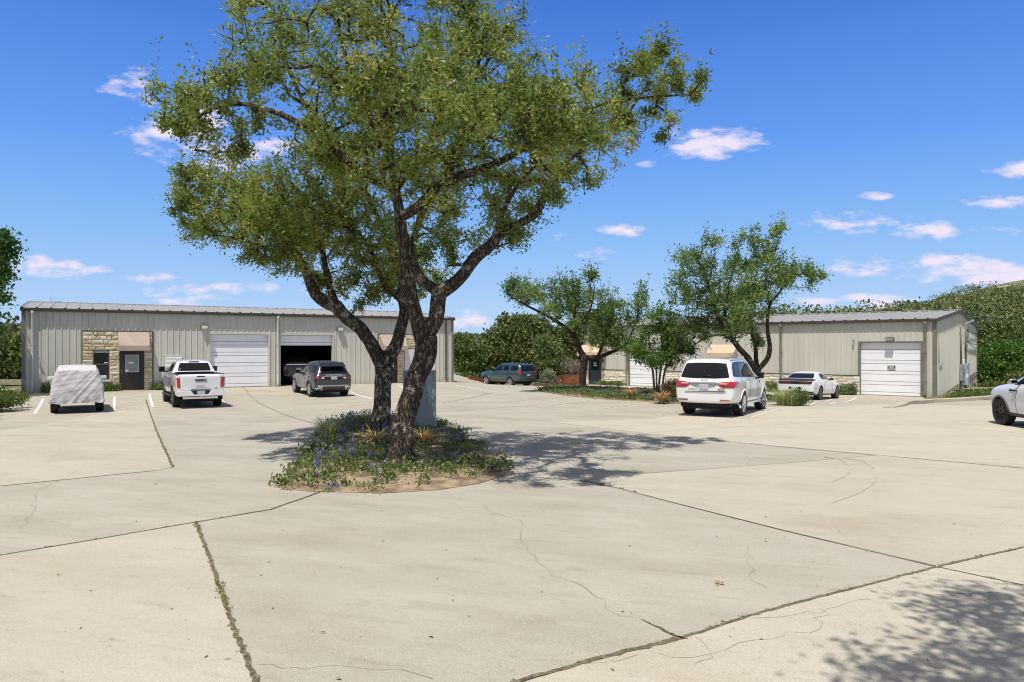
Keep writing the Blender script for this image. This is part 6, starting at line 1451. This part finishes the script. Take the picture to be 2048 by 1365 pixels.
bush('juniper_tree', 'dense dark green tree left of the left building', 'tree', bz(18,46), [BL(20,735,30,32,46,1.4), BL(-20,740,40,34,46,1.6), BL(5,765,40,20,46,1.3), BL(35,760,12,26,46,.7)], 480, 34, (.2,.28,L_JUN), B_SMALL, 65, None, .24)
bush('leafy_shrub', 'low green shrub beside the left building\'s corner and kerb', 'shrub', bz(15,27.5), [BL(10,800,30,14,27.5,.8), BL(32,795,12,9,29,.6), BL(-20,795,30,20,27.5,.8)], 170, 40, (.09,.3,L_WEED), B_SMALL, 66, None, .12, trunk=False)

# -- wooded hillsides
def hillside(name, n, b0, b1, y0, y1, rad, per, L_, m_, seed, keep=None, top=1.0):
    g = np.random.default_rng(seed); b = g.uniform(b0, b1, n); Y = np.exp(g.uniform(math.log(y0), math.log(y1), n)); X = b*Y
    if keep is not None: k = keep(X, Y, b); X, Y, b = X[k], Y[k], b[k]
    Z = terrain(X, Y); n = len(X); C = []; T = []; LL = []; r_ = np.exp(g.normal(0, .25, n))*rad*.85; t = g.uniform(0, 1, n)
    tn = np.array([noise.noise(Vector((x*.02, y*.02, 3))) for x, y in zip(X, Y)]); t = np.clip(t*.75 + .25 + tn*.5, 0, 1)
    for i in range(n):
        k = int(per*g.uniform(.7, 1.3)*min(4.5, max(.9, (260/Y[i])**1.3))*(r_[i]/rad)**1.6) if Y[i] < 500 else per
        v = g.normal(size=(k, 3)); v /= np.linalg.norm(v, axis=1)[:, None]; v[:, 2] = np.abs(v[:, 2])*1.1; v *= g.uniform(.6, .98, (k, 1))
        C.append(np.array([X[i], Y[i], Z[i]+r_[i]*.25]) + v*r_[i]*np.array([1, 1, top])); T.append(np.full(k, t[i])); LL.append(np.full(k, min(L_, .40+Y[i]*.0014)*g.uniform(.7, 1.1)))
    C = np.concatenate(C); T = np.concatenate(T)
    o = leaf_cloud(name, C, np.concatenate(LL)*g.uniform(.6, 1.2, len(C)), .38, m_, None, T, up=.6, seed=seed); tag(o, 'dense olive and green scrub covering the hillside' if 'hill' in name else 'dark trees covering the far ridge', 'woodland', kind='stuff'); return o
def kp(X, Y, b):
    p = np.array([noise.noise(Vector((x*.018, y*.010, 9))) for x, y in zip(X, Y)])
    return ~(((p > .22) & (b > .45)) | ((b > .63) & (Y > 330) & (p > -.25)))
hillside('hillside_scrub', 6500, .30, 1.25, 84, 470, 3.4, 46, 1.5, L_HILL, 71, keep=kp, top=.85)
hillside('far_ridge_woods', 2600, -.80, -.60, 520, 1700, 7.0, 26, 4.2, L_FAR, 72, top=.8)
hillside('far_ridge_woods', 1500, -.10, .12, 500, 1600, 6.0, 22, 4.0, L_FAR, 73, top=.8)
hillside('hillside_scrub', 500, -.78, -.60, 45, 120, 2.6, 60, .7, L_HILL, 74, top=.9)

# ------------------------------------------------------------------ island, flowers, weeds
ISL = [gp(*p) for p in [(556,976),(600,983),(660,985),(760,987),(870,982),(960,968),(1010,952),(1026,936),(1012,920),(970,900),(940,880),(915,862),(890,850),(840,842),(760,838),(700,842),(665,850),(640,872),(620,895),(596,930),(575,955)]]
_q = []
for i in range(len(ISL)):
    a_, b_ = Vector(ISL[i]), Vector(ISL[(i+1) % len(ISL)]); n_ = max(1, int((b_-a_).length/.18))
    for j in range(n_): p_ = a_.lerp(b_, j/n_); k_ = .10*noise.noise(Vector((p_.x*2.2, p_.y*2.2, 0))) + .05*noise.noise(Vector((p_.x*7, p_.y*7, 5))); _q.append((p_.x+k_, p_.y+k_*.8))
ISL = _q
def isl_h(x, y):
    d = -float(poly_sd(ISL, np.array([x]), np.array([y]))[0]); return .06*float(ss(0, .9, d)) + .02*noise.noise(Vector((x*1.5, y*1.5, 0)))*min(1, d*2)
ground_sheet('island_soil', ISL, .012, M_SOIL, sp=.25, hfun=isl_h, rim=1)
STR = [gp(*p) for p in [(1072,782),(1130,792),(1200,799),(1290,804),(1350,809)]] + [(8.6,31.0),(10.2,30.0),(11.6,30.5)] + [gp(*p) for p in [(1605,812),(1598,803),(1550,797),(1480,790),(1400,785),(1330,786),(1230,780),(1120,777)]]
ground_sheet('strip_soil', STR, .012, M_SOIL, sp=.4, rim=1)
def inside(poly, n, g, marg=-.03):
    xs = [p[0] for p in poly]; ys = [p[1] for p in poly]; out = []
    while len(out) < n:
        X = g.uniform(min(xs), max(xs), n*3); Y = g.uniform(min(ys), max(ys), n*3); k = poly_sd(poly, X, Y) < -marg
        out += list(zip(X[k], Y[k]))
    return np.array(out[:n])
def flora(name, poly, n, hfun, h, seed, label, blue=.3, dens=None, leafL=.055, spike=.16, kind='stuff', per=16):
    """low leafy plants, some carrying blue flower spikes"""
    g = np.random.default_rng(seed); P = inside(poly, n, g)
    if dens is not None: P = P[np.array([g.uniform() < dens(x, y) for x, y in P])]
    C = []; D = []; T = []; K = []; Ls = []
    for x, y in P:
        z = g1(x, y)+.03+(hfun(x, y) if hfun else 0); hh = h*g.uniform(.5, 1.4)*(1+.5*noise.noise(Vector((x, y, 4)))); k = int(per*g.uniform(.6, 1.4)); t = g.uniform()
        q = np.stack([x+g.normal(size=k)*.07, y+g.normal(size=k)*.07, z+g.uniform(0, hh, k)], 1); C.append(q); d = g.normal(size=(k, 3)); d[:, 2] = np.abs(d[:, 2])+.6; D.append(d); T += [t]*k; K += [0]*k; Ls += list(leafL*g.uniform(.6, 1.5, k))
        if g.uniform() < blue*(1+1.2*noise.noise(Vector((x*.8, y*.8, 8)))):
            for _ in range(g.integers(1, 4)):
                a, b = x+g.normal()*.06, y+g.normal()*.06; m_ = 14; s = np.linspace(0, 1, m_); th = g.uniform(0, 6.28, m_); r_ = .016*(1.15-s)
                q = np.stack([a+np.cos(th)*r_*.5, b+np.sin(th)*r_*.5, z+hh*.8+s*spike*.6], 1); C.append(q); D.append(np.stack([np.cos(th), np.sin(th), np.full(m_, .5)], 1)); T += [g.uniform()]*m_; K += [1]*m_; Ls += list(.030*(1.15-.5*s))
    C = np.concatenate(C); D = np.concatenate(D); D /= np.linalg.norm(D, axis=1)[:, None]
    o = leaf_cloud(name, C, np.array(Ls), .32, [L_WEED, L_BLUE], None, np.array(T), D=D, seed=seed, kinds=K); tag(o, label, 'flowers', kind='stuff'); return o
tx, ty = gp(800, 938)
def dens_i(x, y):
    d = math.hypot(x-tx, y-ty); front = ss(10.9, 12.0, y); return float(np.clip(.42 + .5*front - (.42 if x > -1.7 else 0), 0, 1))*(0.25 if d < .45 else 1)*(1.0 if noise.noise(Vector((x*1.6, y*1.6, 2))) > -.12 else .12)
flora('wildflowers', ISL, 2100, isl_h, .09, 81, 'bluebonnets and green weeds growing round the two oaks in the island', .085, dens_i)
def dens_b(x, y): return 1.0 if y > 14.5 and x < -2.2 else (.8 if x < -2.8 else .15)
flora('wildflowers', ISL, 700, isl_h, .22, 82, 'taller bluebonnets massed at the left and back of the island', .34, dens_b, per=14, spike=.2)
flora('wildflowers', STR, 2400, None, .12, 83, 'low blue flowers and weeds of the planted strip by the right building', .16, None, leafL=.08, per=14)
def edge_strip(a, b, w): a, b = np.array(a), np.array(b); d = (b-a)/np.linalg.norm(b-a); n = np.array([-d[1], d[0]])*w; return [tuple(a), tuple(b), tuple(b+n), tuple(a+n)]
def facade_pt(B, D, N_, s, o=.1): return (B[0]+D[0]*s+N_[0]*o, B[1]+D[1]*s+N_[1]*o)
def wallweeds(B, D, N_, s0, s1, w, n, h, seed, label, blue=0.0):
    P = [facade_pt(B, D, N_, s0, .08), facade_pt(B, D, N_, s1, .08), facade_pt(B, D, N_, s1, w), facade_pt(B, D, N_, s0, w)]
    flora('weeds', P, n, None, h, seed, label, blue, None, leafL=.09, per=14)
wallweeds(B1L, D1, N1, X1F(205), X1F(238), .35, 90, .28, 84, 'weeds at the foot of the stone panel by the brown door')
wallweeds(B1L, D1, N1, X1F(307), X1F(345), .40, 130, .26, 85, 'weeds against the wall behind the pickup truck')
wallweeds(B1L, D1, N1, X1F(88), X1F(97), .3, 30, .35, 86, 'small weeds against the wall behind the covered car')
O2_ = B2R + D2*L2
wallweeds(O2_, -D2, N2, X2F(1545), X2F(1570), 1.0, 160, .45, 87, 'leafy blue flowers against the stone base left of the coupe', .3)
wallweeds(O2_, -D2, N2, X2F(1672), X2F(1712), .7, 200, .42, 88, 'leafy blue flowers against the stone base right of the coupe', .3)
wallweeds(O2_, -D2, N2, X2F(1203), X2F(1250), .6, 90, .2, 89, 'grassy weeds against the stone base by the blue door')
flora('weeds', [(23.6,38.4),(22.2,37.0),(28,40.5),(30,43),(27,43)], 500, None, .2, 90, 'green weeds between the kerb and the gable of the right building', .0, leafL=.09)
flora('weeds', [(-25.6,34.4),(-17.2,23.2),(-20,21),(-34,30),(-34,36)], 1500, None, .3, 91, 'green weeds and stones left of the paving', .0, leafL=.12, per=18)
# weeds in the joints
WP = np.array(WEEDP); WP = WP[poly_sd(ISL, WP[:, 0], WP[:, 1]) > -.0]; g = np.random.default_rng(3); n = len(WP); k = 5
C = np.repeat(WP[:, :2], k, 0) + g.normal(size=(n*k, 2))*.008; Z = gh(C[:, 0], C[:, 1]) + .006; D = g.normal(size=(n*k, 3)); D[:, 2] = np.abs(D[:, 2])*.8+.15; D /= np.linalg.norm(D, axis=1)[:, None]
o = leaf_cloud('joint_weeds', np.column_stack([C, Z]), np.repeat(WP[:, 2], k)*.8, .25, [L_WEED, L_STRAW], None, np.repeat(g.uniform(0, 1, n), k), D=D, seed=5, kinds=(g.uniform(size=n*k) < .35).astype(int))
tag(o, 'small weeds and dry bits growing in the joints of the concrete', 'weeds', kind='stuff')

def tuft(name, label, cat, at, n, h, lean, m_, seed, w=.03, group=None, z=None, wide=0.1):
    """a plant made of long arching blades"""
    g = np.random.default_rng(seed); x, y = at; z0 = g1(x, y)+.03 if z is None else z; V = []; F_ = []
    for i in range(n):
        a = g.uniform(0, 6.28); L_ = h*g.uniform(.6, 1.15); le = lean*g.uniform(.4, 1.3); d = np.array([math.cos(a), math.sin(a)]); s = np.array([-d[1], d[0]]); r0 = g.uniform(0, wide); b = len(V); m_n = 5
        for j in range(m_n+1):
            t = j/m_n; rr = r0 + le*L_*t**1.7; zz = L_*(t - .45*le*t**2.6); ww = w*(1-t)**.7*.5+.002
            for sg in (-1, 1): V.append((x*0+d[0]*rr+s[0]*ww*sg, d[1]*rr+s[1]*ww*sg, zz))
        F_ += [(b+2*j, b+2*j+1, b+2*j+3, b+2*j+2) for j in range(m_n)]
    o = np_mesh(name, np.array(V), np.array(F_), m_, None, smooth=True); o.location = (x, y, z0); at_ = o.data.attributes.new('tint', 'FLOAT', 'FACE'); at_.data.foreach_set('value', np.repeat(g.uniform(0, 1, n), 5).astype(np.float32))
    tag(o, label, cat, group); return o
YG = 'yellow spiky plants'
tuft('spiky_plant', 'yellow spiky plant left of the many-stemmed small tree', 'plant', gp(1262,799), 150, .62, .9, L_STRAW, 91, .05, YG)
tuft('spiky_plant', 'yellow spiky plant right of the many-stemmed small tree, nearer the kerb', 'plant', gp(1323,808), 170, .62, .9, L_STRAW, 92, .05, YG)
tuft('spiky_plant', 'dead tan spiky plant left of the leaning oak trunk', 'plant', gp(752,903), 90, .55, 1.2, L_STRAW, 93, .035, YG, z=g1(*gp(752,903))+.1)
tuft('spiky_plant', 'dead tan spiky plant right of the leaning oak trunk', 'plant', gp(848,898), 90, .50, 1.2, L_STRAW, 94, .035, YG, z=g1(*gp(848,898))+.1)
FG = 'feather grass clumps'
gx_, gy_ = gp(1566,811)
tuft('feather_grass', 'tall pale feather grass clump beside the white SUV', 'grass clump', (gx_, gy_), 420, .80, .7, L_GRASS, 95, .014, FG, wide=.25)
tuft('feather_grass', 'second feather grass clump right of the tall one, before the coupe', 'grass clump', gp(1583,812), 300, .62, .6, L_GRASS, 96, .014, FG, wide=.2)
tuft('feather_grass', 'feather grass clump on the left side of the oak island', 'grass clump', gp(655,885), 260, .60, .6, L_GRASS, 97, .012, FG, z=g1(*gp(655,885))+.08, wide=.2)
bush('leafy_shrub', 'low leafy plant with blue flowers in front of the coupe', 'shrub', (*gp(1597,813), g1(*gp(1597,813))), [(tuple(Vector((*gp(1597,812), g1(*gp(1597,812))+.28))), (.35,.3,.3), 10)], 60, 30, (.07,.3,L_WEED), B_SMALL, 98, None, .1, trunk=False)
bush('leafy_shrub', 'dark reddish round shrub behind the left tail light of the white SUV', 'shrub', (*gp(1348,800), g1(*gp(1348,800))), [(tuple(Vector((*gp(1348,800), g1(*gp(1348,800))+.45))), (.5,.4,.42), 10)], 90, 32, (.09,.25,leaf_mat('maroon_leaf', (.05,.03,.02), (.16,.12,.05))), B_SMALL, 99, None, .11, trunk=False)

# ------------------------------------------------------------------ sign, wires, litter
def sign():
    x0, x1, Y = (808-CX)/F*17.9, (871-CX)/F*17.9, 17.9; zb, zt = HC+(CY-851)/F*Y, HC+(CY-742)/F*Y
    r = empty('post_sign', ((x0+x1)/2, Y, g1((x0+x1)/2, Y)), 0); tag(r, 'back of a tall grey sign board on a post behind the leaning oak', 'sign'); g0 = r.location.z; hw = (x1-x0)/2
    q = MB(); q.prism([(-hw, zb-g0), (hw, zb-g0), (hw, zt-g0), (-hw, zt-g0)], -.06, .06, 'y'); q.build('board', M_SIGN, r, bevel=.012)
    f = MB()
    for a, b, c, d in ((-hw-.01,-hw+.03,zb-g0,zt-g0), (hw-.03,hw+.01,zb-g0,zt-g0)): f.box(a, b, -.075, .075, c-.01, d+.01)
    f.box(-hw+.03, hw-.03, -.075, .075, zt-g0-.03, zt-g0+.012); f.build('frame', M_SIGN, r)
    p = MB(); px = (842-CX)/F*17.9 - r.location.x; p.box(px-.06, px+.06, -.05, .05, -.1, zb-g0); p.build('post', M_GREY, r)
sign()
def wire(a, b, sag, r_, label):
    mb = MB(); a, b = Vector(a), Vector(b); n = 24; mb.tube([a.lerp(b, i/n) - Vector((0,0,sag*4*(i/n)*(1-i/n))) for i in range(n+1)], r_, 5); tag(mb.build('power_line', M_BLK), label, 'power line')
wr = pt(1916, 627, 45.7); wire(wr, pt(2350, 640, 60), .5, .02, 'overhead line leaving the roof peak of the right building')
wl = Vector((-27.6, 41.0, Z1+4.4)); wire(pt(49, 656, 37.5), pt(-300, 628, 30), .35, .018, 'overhead line reaching the left end of the left building')
wire(pt(-40, 671, 200), pt(60, 673, 230), .5, .12, 'distant overhead line before the far ridge at the left edge')
def litter():
    g = np.random.default_rng(8); P = []; 
    for _ in range(230):
        px, py = g.uniform(0, 2048), 860 + 505*g.uniform()**.9; x, y = gp(px, py); P.append((x, y))
    P = np.array(P); P = P[poly_sd(ISL, P[:, 0], P[:, 1]) > .05]; Z = gh(P[:, 0], P[:, 1])+.010; n = len(P); a = g.uniform(0, 6.28, n); D = np.stack([np.cos(a), np.sin(a), np.full(n, .03)], 1)
    L_ = g.uniform(.012, .026, n); tw = g.uniform(size=n) < .25; L_[tw] *= 2.2
    o = leaf_cloud('fallen_leaves', np.column_stack([P, Z]), L_, .2, [L_STRAW, L_TWIG, mat('brown_leaf', (.10,.06,.03), .9)], None, g.uniform(0, 1, n), D=D, seed=9, kinds=np.where(tw, 1, g.integers(0, 3, n))); tag(o, 'scattered fallen leaves and twigs on the concrete', 'leaf litter', kind='stuff')
    x, y = gp(1434, 1170); mb = MB(); z = g1(x, y)+.012
    for (dx, dy, a, L_) in ((0,0,.9,.05), (.01,.01,2.2,.045), (.02,-.005,.1,.05), (-.005,-.015,-1.2,.035)):
        c, s = math.cos(a), math.sin(a); w = L_*.32
        mb.add([(x+dx,y+dy,z), (x+dx+c*L_*.5-s*w, y+dy+s*L_*.5+c*w, z+.012), (x+dx+c*L_, y+dy+s*L_, z+.018), (x+dx+c*L_*.5+s*w, y+dy+s*L_*.5-c*w, z+.003)], [(0,1,2,3)])
    mb.tube([(x,y,z),(x-.03,y-.035,z)], .0015, 4); tag(mb.build('dry_leaf', mat('dry_leaf', (.30,.17,.08), .8)), 'curled dry brown leaf lying alone on the near concrete', 'leaf')
litter()
